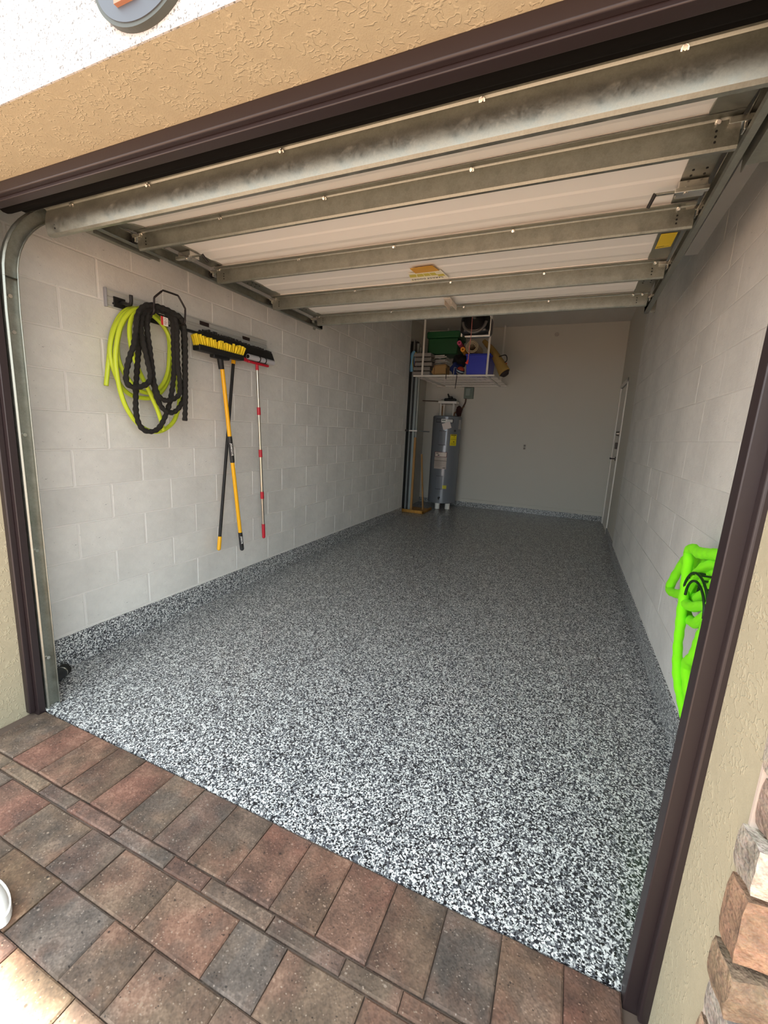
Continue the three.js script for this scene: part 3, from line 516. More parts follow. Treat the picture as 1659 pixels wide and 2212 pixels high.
// ================= left wall =================
{
  const t = thing('wall_rail', 'aluminium tool rail screwed to the white block wall', 'rail', [0, 1.99, -1.3]);
  part('rail_body', prism([[0.001, 1.997], [0.012, 1.997], [0.014, 2.004], [0.010, 2.010], [0.010, 2.034], [0.014, 2.04], [0.014, 2.05], [0.010, 2.056], [0.010, 2.078], [0.014, 2.083], [0.013, 2.091], [0.001, 2.091]], 'z', -1.99, -0.622), M.alu, t);
  part('rail_end', rbx(0.001, 0.022, 1.994, 2.094, -0.628, -0.618, 0.003), M.grey, t, 'grey plastic end cap');
  part('screw', rod([0.010, 2.022, -0.665], [0.015, 2.022, -0.665], 0.005, 0.005, 8), M.black, t);
  for (const [y, z] of [[2.055, -1.36], [2.045, -1.78]]) part('slot_cover', rbx(0.008, 0.016, y, y + 0.025, z, z + 0.08, 0.002), plain(0x2a1a18, 0.5), t, 'dark slot cover');
  part('lower_strip', rbx(0.001, 0.03, 1.985, 1.999, -1.98, -1.05, 0.002), M.dark, t, 'dark lower strip');
  const k1 = thing('rail_hook', 'black hook with an upturned tip at the rail end', 'hook', [0.01, 2.0, -0.72]);
  part('hook_arm', tube([[0.014, 2.03, -0.70], [0.05, 2.03, -0.70], [0.10, 2.015, -0.69], [0.13, 2.02, -0.685], [0.14, 2.06, -0.68]], 0.010, 30, 8), M.black, k1);
  part('hook_plate', rbx(0.012, 0.02, 2.005, 2.06, -0.735, -0.665, 0.003), M.black, k1);
  const k2 = thing('rope_hook', 'tall black wire hook rising above the rope loops', 'hook', [0.01, 2.0, -0.87]);
  part('wire_loop', tube([[0.015, 1.985, -0.775], [0.10, 1.975, -0.772], [0.222, 1.977, -0.746], [0.232, 2.021, -0.747], [0.232, 2.056, -0.750], [0.232, 2.064, -0.754], [0.232, 2.108, -0.801], [0.232, 2.115, -0.811], [0.232, 2.117, -0.902], [0.232, 2.113, -0.915], [0.232, 2.062, -0.957], [0.232, 2.052, -0.960], [0.232, 2.011, -0.957], [0.222, 1.972, -0.955], [0.10, 1.97, -0.984], [0.015, 1.985, -0.982]], 0.0055, 120, 8), plain(0x1d1412, 0.5), k2);
  part('hook_plate', rbx(0.012, 0.02, 1.975, 2.04, -1.02, -0.74, 0.003), M.black, k2);
  const tg = thing('hose_tag', 'small red and white paper tag on the rope', 'tag', [0.205, 1.93, -0.83]);
  const texTag = canvasTex(128, 128, (c) => { c.fillStyle = '#c9302c'; c.fillRect(0, 0, 40, 128); c.fillStyle = '#e9dfd6'; c.fillRect(40, 0, 88, 128); c.strokeStyle = '#6d5a52'; c.lineWidth = 5; c.beginPath(); c.arc(84, 30, 16, 0, 7); c.stroke(); c.fillStyle = '#8a5a50'; for (let i = 0; i < 4; i++) c.fillRect(58, 60 + i * 14, 54 - i * 6, 6); });
  const pg = new THREE.BoxGeometry(0.055, 0.048, 0.0012).rotateY(Math.PI / 2 + 0.15).translate(0.207, 1.957, -0.832).toNonIndexed(); part('paper', pg, std({ map: texTag, roughness: 0.6 }), tg);
}
single('garden_hose', tube(YH, 0.0125, 620, 10), M.limeHose, 'lime yellow garden hose coiled on the wall hook', 'hose');
{
  const f = (t, i) => 0.0145 * (1 + 0.13 * Math.sin(i * 1.25) + 0.05 * Math.sin(i * 0.37));
  single('battle_rope', tube(BR, f, 900, 10), M.rope, 'thick black ribbed rope looped over the wire hook', 'rope');
}
// push brooms and mop hung heads up
function lettering(txt, sub) { return canvasTex(512, 128, (c, w, h) => { c.fillStyle = '#1c1b1a'; c.fillRect(0, 0, w, h); c.fillStyle = '#f4f2ec'; c.font = 'bold 74px sans-serif'; c.textAlign = 'center'; c.textBaseline = 'middle'; c.fillText(txt, w / 2, h / 2 + 12, 330); if (sub) { c.font = '22px sans-serif'; c.fillText(sub, w / 2 + 40, 20); } }); }
// sleeve along a handle whose lettering faces the garage and reads down the handle
function letterStrip(a, b, r, tex, parent, lab) {
  const A = V(a), B = V(b), d = B.clone().sub(A), L = d.length(), g = new THREE.CylinderGeometry(r, r, L, 16, 1, true, 0.35, 1.9); const uv = g.attributes.uv; for (let i = 0; i < uv.count; i++) { const u = uv.getX(i), v = uv.getY(i); uv.setXY(i, 1 - v, u); }
  g.applyQuaternion(new THREE.Quaternion().setFromUnitVectors(new THREE.Vector3(0, 1, 0), d.clone().normalize().negate())); g.translate((A.x + B.x) / 2, (A.y + B.y) / 2, (A.z + B.z) / 2);
  return part('lettering', g.toNonIndexed(), std({ map: tex, roughness: 0.5 }), parent, lab);
}
function tufts(x0, x1, y0, y1, z0, z1, nx, nz, lean, r = 0.008) { const l = []; for (let i = 0; i < nx; i++) for (let k = 0; k < nz; k++) { const x = mixc(x0, x1, (i + 0.5) / nx), z = mixc(z0, z1, (k + 0.5) / nz), e = (k + 0.5) / nz - 0.5; l.push(rod([x, y0, z], [x + rr(-0.006, 0.01), y1 + rr(-0.012, 0.01), z + lean * e + rr(-0.006, 0.006)], r * 0.6, r * 1.25, 5)); } return l; }
{
  const at = (t) => [0.12, mixc(1.80, 0.395, t), mixc(-1.364, -1.543, t)], yT = (y) => (1.80 - y) / (1.80 - 0.395);
  const b = thing('push_broom', 'push broom with yellow bristles and a yellow lettered handle', 'broom', [0.1, 0.39, -1.4]);
  part('handle', rod(at(0), at(yT(0.55)), 0.0145), M.yellow, b, 'glossy yellow handle');
  const sl = part('grip_sleeve', rod(at(yT(1.302)), at(yT(1.107)), 0.0165), M.dark, b, 'black sleeve lettered JOBSITE'); letterStrip(at(yT(1.29)), at(yT(1.12)), 0.0169, lettering('JOBSITE', 'HEAVY'), sl, 'white JOBSITE lettering');
  const en = part('end_grip', [rod(at(yT(0.55)), at(yT(0.41)), 0.016), ball(...at(yT(0.41)), 0.016)], M.dark, b, 'black end grip lettered JOBSITE'); letterStrip(at(yT(0.545)), at(yT(0.43)), 0.0164, lettering('JOBSITE', 'HEAVY'), en, 'white JOBSITE lettering');
  part('socket', [rod([0.12, 1.77, -1.36], [0.12, 1.86, -1.345], 0.019, 0.022), rbx(0.10, 0.145, 1.835, 1.86, -1.42, -1.27, 0.008)], M.black, b);
  const hb = part('broom_head', rbx(0.102, 0.165, 1.855, 1.893, -1.545, -1.125, 0.006), M.black, b);
  part('bristles', tufts(0.108, 0.159, 1.885, 1.948, -1.545, -1.12, 4, 22, 0.05, 0.009), M.bristle, hb, 'stiff yellow bristles').userData.kind = 'stuff';
}
{
  const at = (t) => [0.062, mixc(1.87, 0.43, t), mixc(-1.545, -1.352, t)], yT = (y) => (1.87 - y) / 1.44;
  const b = thing('push_broom', 'push broom with a wide black head and black handle', 'broom', [0.06, 0.42, -1.5]);
  part('handle', rod(at(0), at(yT(0.53)), 0.0115), M.black, b);
  part('collar', rod(at(yT(1.885)), at(yT(1.835)), 0.0155), M.yellow, b, 'yellow collar');
  part('end_cap', [rod(at(yT(0.54)), at(yT(0.445)), 0.0145), ball(...at(yT(0.445)), 0.0145)], M.yellow, b, 'yellow end cap');
  const hd = part('broom_head', prism([[-1.215, 1.955], [-1.23, 1.998], [-1.95, 1.982], [-1.985, 1.925], [-1.93, 1.892], [-1.6, 1.888]], 'x', 0.034, 0.098), M.black, b);
  const l = []; for (let k = 0; k < 46; k++) for (let i = 0; i < 3; i++) { const z = mixc(-1.25, -1.94, k / 45), y = mixc(1.985, 1.965, k / 45); l.push(rod([0.044 + i * 0.021, y, z], [0.044 + i * 0.023 + rr(-0.004, 0.006), y + rr(0.022, 0.034), z + rr(-0.008, 0.008)], 0.007, 0.009, 5)); }
  part('bristles', l, M.black, hd).userData.kind = 'stuff';
}
{
  const at = (y) => [0.112, y, mixc(-1.748, -1.82, (1.836 - y) / 1.396)];
  const m = thing('window_squeegee', 'squeegee with a grey roll, red head and telescopic steel pole', 'squeegee', [0.07, 0.42, -1.83]);
  part('pole', [rod(at(1.86), at(1.166), 0.0095), rod(at(1.166), at(0.53), 0.0115)], M.steel, m, 'shiny steel pole');
  for (const y of [1.505, 1.166, 0.816]) part('collar', rod(at(y + 0.03), at(y - 0.03), 0.0145), M.red, m, 'red collar');
  part('handle_grip', [rod(at(0.565), at(0.45), 0.014), ball(...at(0.45), 0.014)], M.red, m, 'red grip');
  part('socket', [rod(at(1.82), at(1.867), 0.013, 0.011), rbx(0.102, 0.127, 1.86, 1.878, -1.878, -1.64, 0.006)], M.red, m, 'red head');
  part('pad_roll', [rod([0.124, 1.903, -1.631], [0.124, 1.903, -1.931], 0.02, 0.02, 20)], plain(0xb4b6bc, 0.6), m, 'light grey roll');
  part('roll_bore', rod([0.124, 1.903, -1.628], [0.124, 1.903, -1.635], 0.014, 0.014, 16), M.black, m);
  for (const z of [-1.75, -1.82]) part('band', new THREE.TorusGeometry(0.0215, 0.0045, 8, 18).translate(0.124, 1.903, z).toNonIndexed(), M.black, m, 'black band');
  part('blade', prism([[-1.553, 1.869], [-1.593, 1.89], [-1.652, 1.876], [-1.652, 1.86]], 'x', 0.108, 0.122), M.red, m, 'red blade tip');
}
{
  const p = thing('pipe_stub', 'black capped pipe stub lying by the door track', 'pipe', [0.1, 0.004, -0.19]);
  part('pipe', rod([0.125, 0.034, -0.125], [0.075, 0.034, -0.205], 0.028, 0.028, 20), M.dark, p);
  part('ring', rod([0.086, 0.034, -0.188], [0.081, 0.034, -0.196], 0.0295, 0.0295, 20), M.zinc, p, 'thin pale ring');
  part('cap', [rod([0.081, 0.034, -0.196], [0.066, 0.034, -0.22], 0.031, 0.031, 20)], M.black, p);
}

// ================= right wall: fleece hose =================
{
  const h = thing('hose_hanger', 'dark green slotted plastic hose hanger on the block wall', 'hanger', [W, 0.75, -0.9]);
  const arcs = []; for (const dx of [0.0, 0.05]) for (let k = 0; k < 2; k++) { const pts = []; for (let i = 0; i <= 10; i++) { const a = Math.PI * (i / 10); pts.push([W - 0.05 - dx, 0.80 + (0.12 - k * 0.03) * Math.sin(a), -0.80 - (0.17 - k * 0.04) * Math.cos(a)]); } arcs.push(tube(pts, 0.005, 24, 6)); }
  for (let i = 1; i < 10; i++) { const a = Math.PI * (i / 10); arcs.push(rod([W - 0.10, 0.80 + 0.12 * Math.sin(a), -0.80 - 0.17 * Math.cos(a)], [W - 0.004, 0.80 + 0.12 * Math.sin(a), -0.80 - 0.17 * Math.cos(a)], 0.004, 0.004, 6)); }
  part('cradle', arcs, M.darkGreen, h); part('back_plate', rbx(W - 0.012, W - 0.001, 0.78, 0.93, -0.96, -0.64, 0.004), M.darkGreen, h);
}
{
  const w = (t, i) => 0.0215 * (1 + 0.06 * Math.sin(i * 0.9) + 0.05 * Math.sin(i * 0.23));
  single('fabric_hose', [tube(G1, w, 260, 10, 0.85), tube(G2, w, 300, 10, 0.85), tube(G3, w, 140, 10, 0.85)], M.green, 'neon green fabric hose bundled on the right wall hanger', 'hose');
}

// ================= back of the garage =================
// overhead rack
const RY = 2.262, RX0 = 0.10, RX1 = 1.33, RZ0 = -5.37, RZ1 = -6.66;
{
  const r = thing('storage_rack', 'white wire overhead storage rack hung from the ceiling', 'storage rack', [(RX0 + RX1) / 2, RY, -6.0]);
  for (const x of [0.235, 1.215]) for (const z of [RZ0 - 0.01, RZ1 + 0.01]) part('post', [rbx(x - 0.015, x + 0.015, RY - 0.02, YC - 0.002, z - 0.004, z + 0.004, 0.001), rbx(x - 0.015, x - 0.011, RY - 0.02, YC - 0.002, z - 0.02, z + 0.004, 0.001)], M.whitePaint, r);
  for (const z of [RZ0, RZ1]) part('beam', rbx(RX0, RX1, RY - 0.012, RY + 0.012, z - 0.012, z + 0.012, 0.003), M.whitePaint, r);
  for (const x of [0.235, 1.215]) part('cross_beam', rbx(x - 0.014, x + 0.014, RY - 0.016, RY + 0.006, RZ1, RZ0, 0.003), M.whitePaint, r);
  const ws = []; for (let k = 1; k < 16; k++) { const x = mixc(RX0, RX1, k / 16); ws.push(rod([x, RY + 0.008, RZ1], [x, RY + 0.008, RZ0], 0.003, 0.003, 5)); } for (let k = 1; k < 16; k++) { const z = mixc(RZ0, RZ1, k / 16); ws.push(rod([RX0, RY + 0.003, z], [RX1, RY + 0.003, z], k % 4 ? 0.003 : 0.008, k % 4 ? 0.003 : 0.008, 5)); }
  part('wire_deck', ws, M.whitePaint, r);
}
const DK = RY + 0.0125; // top of the deck
// folded chairs stacked flat
for (let k = 0; k < 5; k++) {
  const y = DK + k * 0.068, x0 = 0.085 + rr(-0.02, 0.02), x1 = x0 + 0.49 + rr(-0.03, 0.02), zf = RZ0 - 0.03 + rr(-0.01, 0.01), z1 = RZ0 - 0.232;
  const names = ['lowest in the stack on the rack', 'second from the bottom of the stack', 'in the middle of the stack', 'second from the top of the stack', 'topmost in the stack under the green tote'];
  const c = thing('folding_chair', 'flat folded grey chair, ' + names[k], 'chair', [(x0 + x1) / 2, y, z1], 'folded chairs on the rack');
  part('fabric', rbx(x0, x0 + 0.275, y + 0.004, y + 0.058, zf - 0.21, zf, 0.012), plain(k % 2 ? 0x7d7a75 : 0x8a8681, 0.8), c);
  part('frame', [tube([[x0 + 0.25, y + 0.018, z1 + 0.004], [x0 + 0.4, y + 0.02, z1 + 0.006], [x1, y + 0.03, z1 + 0.002]], 0.010, 14, 8), tube([[x0 + 0.25, y + 0.044, z1 - 0.004], [x0 + 0.42, y + 0.046, z1 + 0.002], [x1 - 0.04, y + 0.052, z1 - 0.002]], 0.010, 14, 8), rod([x1 - 0.02, y + 0.03, z1], [x1 - 0.02, y + 0.03, z1 - 0.25], 0.010), rod([x1 - 0.14, y + 0.02, z1], [x1 - 0.14, y + 0.02, z1 - 0.25], 0.010)], M.alu, c, 'pale metal tube frame');
}
// beach fabric at the chair ends
{
  const cols = [0x6fa6c8, 0xd9b92e, 0x1f4f86, 0x7fb7d2, 0xb03a30];
  const t = thing('beach_towel', 'blue and yellow striped cloth hanging at the chair ends', 'cloth', [0.03, DK, RZ0 - 0.06]);
  for (let k = 0; k < 5; k++) part('stripe', tube([[0.075, DK + 0.365 - k * 0.006, RZ0 - 0.07 - k * 0.022], [0.04, DK + 0.32 - k * 0.02, RZ0 - 0.07 - k * 0.022], [0.03, DK + 0.19 - k * 0.02, RZ0 - 0.07 - k * 0.022], [0.04, DK + 0.06 + k * 0.012, RZ0 - 0.06 - k * 0.02]], (q) => 0.020 + 0.006 * Math.sin(q * 9 + k), 20, 8, 0.6), plain(cols[k], 0.85), t);
}
// canvas bag
{
  const g = new RoundedBoxGeometry(0.24, 0.145, 0.2, 5, 0.03), p = g.attributes.position; for (let i = 0; i < p.count; i++) { const y = p.getY(i); p.setX(i, p.getX(i) * (1 - 0.12 * (y > 0 ? 1 : 0)) + 0.008 * Math.sin(y * 40)); p.setY(i, y + 0.01 * Math.sin(p.getX(i) * 30)); }
  g.translate(0.505, DK + 0.083, RZ0 - 0.10); const b = thing('canvas_bag', 'small tan canvas bag on the rack edge', 'bag', [0.485, DK, RZ0 - 0.1]); g.computeVertexNormals();
  part('bag_body', fin(g), plain(0x9c7d4f, 0.85), b); part('strap', rbx(0.425, 0.433, DK + 0.01, DK + 0.15, RZ0 - 0.004, RZ0 + 0.004, 0.002), plain(0x5b3325, 0.7), b, 'brown strap');
}
// backpack, ball
{
  const b = thing('backpack', 'black and blue backpack slumped between chairs and blue bin', 'backpack', [0.72, DK, RZ0 - 0.14]);
  const blob = (x, y, z, a, c, d, ph) => { const g = new THREE.SphereGeometry(1, 22, 14), p = g.attributes.position; for (let i = 0; i < p.count; i++) { const u = p.getX(i), v = p.getY(i), w = p.getZ(i), s = 1 + 0.17 * Math.sin(u * 5 + ph) * Math.cos(v * 4 + ph) + 0.06 * Math.sin(w * 7 + u * 4); p.setXYZ(i, x + u * a * s, y + v * c * s, z + w * d * s); } g.computeVertexNormals(); return g.toNonIndexed(); };
  part('pack_body', blob(0.735, DK + 0.24, RZ0 - 0.30, 0.105, 0.095, 0.13, 1), plain(0x17171a, 0.85), b); part('front_pocket', blob(0.715, DK + 0.115, RZ0 - 0.215, 0.095, 0.09, 0.08, 3), plain(0x1a2c66, 0.8), b, 'navy blue pocket');
  part('strap', tube([[0.60, DK + 0.12, RZ0 - 0.03], [0.62, DK + 0.04, RZ0 + 0.012], [0.622, DK - 0.06, RZ0 + 0.016]], 0.011, 14, 6, 0.5), M.black, b);
  part('hanging_strap', tube([[0.78, DK + 0.02, RZ0 + 0.0], [0.785, DK - 0.06, RZ0 + 0.02], [0.775, DK - 0.20, RZ0 + 0.02]], 0.006, 14, 6), M.black, b);
  const s = thing('striped_ball', 'small striped ball in orange, navy and white', 'ball', [0.815, DK, RZ0 - 0.045]);
  const rings = [[-1, -0.45, 0xc9c2b8], [-0.45, -0.1, 0x1a2342], [-0.1, 0.12, 0xa8bfca], [0.12, 0.35, 0x1a2342], [0.35, 1, 0xb0402a]];
  for (const [a, c, col] of rings) { const g = new THREE.SphereGeometry(0.062, 22, 6, 0, Math.PI * 2, Math.acos(c), Math.acos(a) - Math.acos(c)); g.rotateX(0.3).rotateZ(-0.4).translate(0.815, DK + 0.064, RZ0 - 0.06); part('band', g.toNonIndexed(), plain(col, 0.6), s); }
  const cw = thing('dangling_string', 'thin white cord dangling from the rack edge', 'cord', [0.74, DK - 0.1, RZ0 + 0.02]);
  part('cord', tube([[0.76, DK + 0.10, RZ0 - 0.02], [0.742, DK + 0.10, RZ0 + 0.02], [0.735, DK, RZ0 + 0.024], [0.728, DK - 0.08, RZ0 + 0.024]], 0.0035, 16, 6), plain(0xd8d2c6, 0.7), cw);
}
// blue bin, roll, noodles
{
  const b = thing('blue_bin', 'bright blue plastic bin on the rack', 'bin', [1.06, DK, RZ0 - 0.25]);
  const taper = (y) => 0.155 + 0.02 * (y / 0.3); const g = new RoundedBoxGeometry(1, 1, 1, 3, 0.04), p = g.attributes.position; for (let i = 0; i < p.count; i++) { const y = (p.getY(i) + 0.5) * 0.285, w = 2 * taper(y); p.setXYZ(i, 1.065 + p.getX(i) * w, DK + 0.002 + y, RZ0 - 0.26 + p.getZ(i) * (0.46 + y * 0.1)); } g.computeVertexNormals();
  part('bin_body', fin(g), plain(0x1c2fb4, 0.4), b); part('rim', rbx(0.88, 1.25, DK + 0.27, DK + 0.295, RZ0 - 0.51, RZ0 - 0.008, 0.008), plain(0x1a2ba0, 0.4), b);
  const top = DK + 0.296;
  const m = thing('rolled_mat', 'beige rolled foam mat on the blue bin', 'mat', [1.0, top, RZ0 - 0.3]);
  const sp = []; for (let i = 0; i <= 70; i++) { const a = i / 70 * Math.PI * 5.4, rad = 0.044 + 0.050 * i / 70; sp.push([Math.cos(a) * rad, Math.sin(a) * rad]); }
  const roll = prism(sheet(sp, 0.010), 'z', -0.42, 0.0, 0.6); roll.rotateY(0.02).translate(0.965, top + 0.101, RZ0 - 0.05); part('roll', fin(roll), plain(0xc4b596, 0.8), m);
  const rt = -0.35; const tn = (x, y, r, col, nm, lb) => { const t = thing('pool_noodle', lb, 'pool noodle', [x, y - r, RZ0 - 0.2]); const sh = new THREE.Shape(); sh.absarc(0, 0, r, 0, Math.PI * 2); const ho = new THREE.Path(); ho.absarc(0, 0, r * 0.34, 0, Math.PI * 2, true); sh.holes.push(ho); const gg = new THREE.ExtrudeGeometry(sh, { depth: 0.5, bevelEnabled: false, curveSegments: 20 }); gg.translate(0, 0, -0.5).rotateY(0.08).translate(x, y, RZ0 - 0.03); part('foam', fin(gg), plain(col, 0.8), t); };
  tn(0.772, DK + 0.455, 0.032, 0xd0527c, 'pink', 'pink pool noodle end beside the rolled mat'); tn(0.832, DK + 0.362, 0.034, 0xf0a033, 'orange', 'orange pool noodle end under the pink one');
}
{
  const y0 = DK + 0.345, t = thing('green_tote', 'dark green storage tote on top of the folded chairs', 'tote', [0.42, y0, RZ0 - 0.45]);
  part('tote_body', rbx(0.215, 0.69, y0, y0 + 0.24, RZ0 - 0.68, RZ0 - 0.26, 0.02, 3), plain(0x17512a, 0.5), t); part('lid', rbx(0.195, 0.71, y0 + 0.235, y0 + 0.335, RZ0 - 0.70, RZ0 - 0.24, 0.02, 3), plain(0x1b5c30, 0.5), t);
  const u = thing('umbrella_bag', 'long tan umbrella bag leaning off the rack end', 'bag', [1.4, 2.24, RZ0 - 0.1]);
  part('bag_body', tube([[1.05, DK + 0.55, RZ0 - 0.42], [1.2, DK + 0.40, RZ0 - 0.30], [1.345, DK + 0.2, RZ0 - 0.18], [1.45, DK + 0.04, RZ0 - 0.10]], (q) => 0.03 + 0.055 * q, 30, 12, 0.7), plain(0xa08446, 0.8), u);
  part('end_cap', tube([[1.452, DK + 0.035, RZ0 - 0.10], [1.478, DK + 0.0, RZ0 - 0.085]], (q) => 0.075 - 0.03 * q, 6, 12, 0.6), plain(0x2a1f1c, 0.7), u, 'dark end cap');
  part('carry_strap', tube([[1.345, DK + 0.27, RZ0 - 0.14], [1.44, DK + 0.285, RZ0 - 0.14], [1.46, DK + 0.21, RZ0 - 0.14], [1.40, DK + 0.16, RZ0 - 0.12]], 0.007, 24, 6), M.black, u, 'black strap');
  part('strap_clip', rbx(1.438, 1.468, DK + 0.14, DK + 0.18, RZ0 - 0.15, RZ0 - 0.13, 0.005), plain(0xb0572a, 0.6), u, 'orange clip');
}
// long bars and sticks standing on an orange board in the recess
{
  const fz = floorY(-5.8), b = thing('wooden_tray', 'low orange wooden tray on the floor under the bars', 'tray', [0.1, fz, -5.82]);
  part('board', rbx(-0.13, 0.33, fz + 0.006, fz + 0.022, -6.06, -5.60, 0.003), M.woodOrange, b); part('lip', [rbx(-0.13, 0.33, fz - 0.002, fz + 0.048, -5.615, -5.59, 0.003), rbx(0.305, 0.33, fz + 0.0, fz + 0.045, -6.06, -5.59, 0.003)], M.woodOrange, b);
  const top = 2.86, y0 = fz + 0.0225;
  const bar = (x, z, w, d, h, mat, label, nm = 'metal_bar') => { const t = thing(nm, label, 'bar', [x, y0, z], 'long bars in the recess'); const L = [[x - w / 2, z - d / 2], [x - w / 2, z + d / 2], [x + w / 2, z + d / 2], [x + w / 2, z - d / 2]]; part('channel', prism(sheet(L, 0.004), 'y', y0, h), mat, t); return t; };
  bar(-0.108, -5.70, 0.024, 0.06, 2.80, M.aluWarm, 'grey aluminium channel against the end of the block wall');
  bar(-0.07, -5.74, 0.045, 0.07, 2.84, M.darkMetal, 'dark metal channel next to the grey wall side channel');
  bar(-0.028, -5.70, 0.02, 0.05, 2.86, M.aluWarm, 'slim grey channel between two dark channels');
  bar(0.002, -5.75, 0.03, 0.07, 2.84, M.darkMetal, 'dark metal channel beside the wide pale bar');
  bar(0.042, -5.69, 0.036, 0.03, 2.80, plain(0x98a3a3, 0.5, 0.3), 'wide pale grey bar in the recess');
  bar(0.08, -5.71, 0.018, 0.03, 2.74, plain(0xa2a8a4, 0.5, 0.3), 'thin pale grey bar beside the wooden sticks');
  single('wooden_stick', prism([[0.078, -5.63], [0.112, -5.63], [0.112, -5.655], [0.078, -5.655]], 'y', y0, 1.33), M.wood, 'taller bare wooden stick in the tray', 'stick');
  const s2 = fin(new THREE.BoxGeometry(0.024, 0.95, 0.022)); s2.rotateZ(0.09).translate(0.20, y0 + 0.478, -5.84); single('wooden_stick', s2, M.wood, 'shorter leaning wooden stick beside the heater', 'stick');
  const st = thing('retaining_strap', 'white strap bar holding the long bars to the wall', 'bar', [0.09, 1.42, -5.45]);
  part('strap_bar', rbx(0.012, 0.155, 1.425, 1.445, -5.545, -5.53, 0.003), M.whitePaint, st); part('wall_clip', [rbx(0.0, 0.016, 1.42, 1.45, -5.54, -5.40, 0.003)], M.dark, st); part('shaded_return_arm', rbx(0.145, 0.155, 1.425, 1.445, -6.2, -5.54, 0.003), M.aluWarm, st);  // return arm in grey: shade on the white strap put into its colour
}
// water heater
{
  const cx = 0.395, cz = -6.44, R = 0.252, f = floorY(cz), y0 = f + 0.10, y1 = 1.715;
  const h = thing('water_heater', 'tall grey electric water heater on white feet', 'water heater', [cx, f, cz]);
  part('tank', new THREE.LatheGeometry([[0, y0], [R - 0.012, y0], [R, y0 + 0.01], [R, y1 - 0.014], [R - 0.012, y1], [R - 0.03, y1 + 0.006], [0, y1 + 0.010]].map((p) => new THREE.Vector2(...p)), 48).translate(cx, 0, cz).toNonIndexed(), M.heater, h);
  for (const a of [-2.55, -0.1, 0.85]) { const x = cx + Math.sin(a) * (R - 0.055), z = cz + Math.cos(a) * (R - 0.055); part('foot', rod([x, floorY(z) - 0.002, z], [x, y0 + 0.003, z], 0.042, 0.045, 20), M.whitePlastic, h, 'white plastic foot'); }
  const wrap = (name, a0, a1, ya, yb, mat, r, lab, parent = h) => { const g = new THREE.CylinderGeometry(r, r, yb - ya, 12, 1, true, a0, a1 - a0).translate(cx, (ya + yb) / 2, cz); return part(name, g.toNonIndexed(), mat, parent, lab); };
  // angles: 0 faces the garage opening (+z), positive towards +x
  const toA = (x) => Math.asin(clamp((x - cx) / R, -1, 1)) + 0.0;
  for (const [ya, yb] of [[1.225, 1.455], [0.455, 0.675]]) { const pn = wrap('access_panel', -0.2, 0.22, ya, yb, M.heaterTrim, R + 0.008, 'raised access cover'); wrap('panel_edge', -0.24, 0.26, ya - 0.008, ya, M.darkMetal, R + 0.009, undefined, pn); wrap('panel_edge', -0.24, 0.26, yb, yb + 0.006, M.darkMetal, R + 0.009, undefined, pn); }
  const texBrand = canvasTex(512, 96, (c, w) => { c.fillStyle = '#17191b'; c.fillRect(0, 0, w, 96); c.fillStyle = '#5b6065'; c.fillRect(14, 14, 150, 68); c.fillStyle = '#d6d7d2'; c.fillRect(300, 12, 190, 72); c.fillStyle = '#e9eae4'; c.fillRect(170, 6, 150, 84); c.fillStyle = '#3a5a48'; c.fillRect(190, 28, 110, 20); });
  wrap('brand_plate', -0.58, 0.69, 1.60, 1.665, std({ map: texBrand, roughness: 0.4 }), R + 0.001, 'dark brand plate');
  const texYel = canvasTex(128, 256, (c) => { c.fillStyle = '#e6d51d'; c.fillRect(0, 0, 128, 256); c.fillStyle = '#1d1a08'; c.fillRect(10, 10, 108, 16); c.fillRect(10, 110, 108, 4); c.fillRect(60, 160, 26, 16); c.fillRect(70, 40, 8, 18); c.fillStyle = '#a89b18'; for (let i = 0; i < 4; i++) c.fillRect(14, 190 + i * 14, 90, 5); });
  wrap('energy_label', 0.55, 1.05, 1.215, 1.41, std({ map: texYel, roughness: 0.5 }), R + 0.001, 'yellow energy label');
  const texInfo = canvasTex(256, 384, (c) => { c.fillStyle = '#b9aca0'; c.fillRect(0, 0, 256, 384); c.fillStyle = '#d9cdc2'; c.fillRect(0, 0, 256, 116); c.strokeStyle = '#5a1f1f'; c.lineWidth = 10; c.strokeRect(5, 5, 246, 106); c.fillStyle = '#221c1a'; c.fillRect(30, 28, 60, 14); c.fillRect(70, 66, 40, 20); c.fillRect(0, 196, 256, 8); c.fillRect(190, 352, 52, 14); c.fillStyle = '#8d8178'; for (let i = 0; i < 9; i++) c.fillRect(14, 216 + i * 14, 200 - (i % 3) * 40, 4); });
  wrap('rating_label', -0.5, 0.41, 0.805, 1.10, std({ map: texInfo, roughness: 0.5 }), R + 0.001, 'pale rating label');
  wrap('small_label', 0.25, 0.53, 0.46, 0.52, plain(0xcfc930, 0.5), R + 0.001, 'small yellow label');
  wrap('side_label', 1.16, 1.45, 1.50, 1.66, plain(0xa7a7a3, 0.5), R + 0.001);
  part('drain_valve', [rod([cx + 0.02, 0.30, cz + R - 0.01], [cx + 0.02, 0.30, cz + R + 0.05], 0.016), rod([cx + 0.02, 0.30, cz + R + 0.04], [cx + 0.02, 0.27, cz + R + 0.045], 0.012)], M.black, h, 'dark drain valve');
  part('relief_knob', rod([cx + 0.19, 1.47, cz + R - 0.10], [cx + 0.20, 1.47, cz + R - 0.06], 0.016), M.black, h);
  const tg = thing('paper_tag', 'white paper tag hanging from the heater brand plate', 'tag', [cx + 0.07, 1.46, cz + R]);
  const g = new THREE.BoxGeometry(0.145, 0.11, 0.002).rotateZ(0.32).translate(cx + 0.065, 1.548, cz + R + 0.008); part('paper', fin(g), plain(0xe3d9d2, 0.6), tg); part('string', rod([cx + 0.045, 1.60, cz + R + 0.008], [cx + 0.045, 1.66, cz + R + 0.004], 0.006), plain(0xece8e0, 0.6), tg);
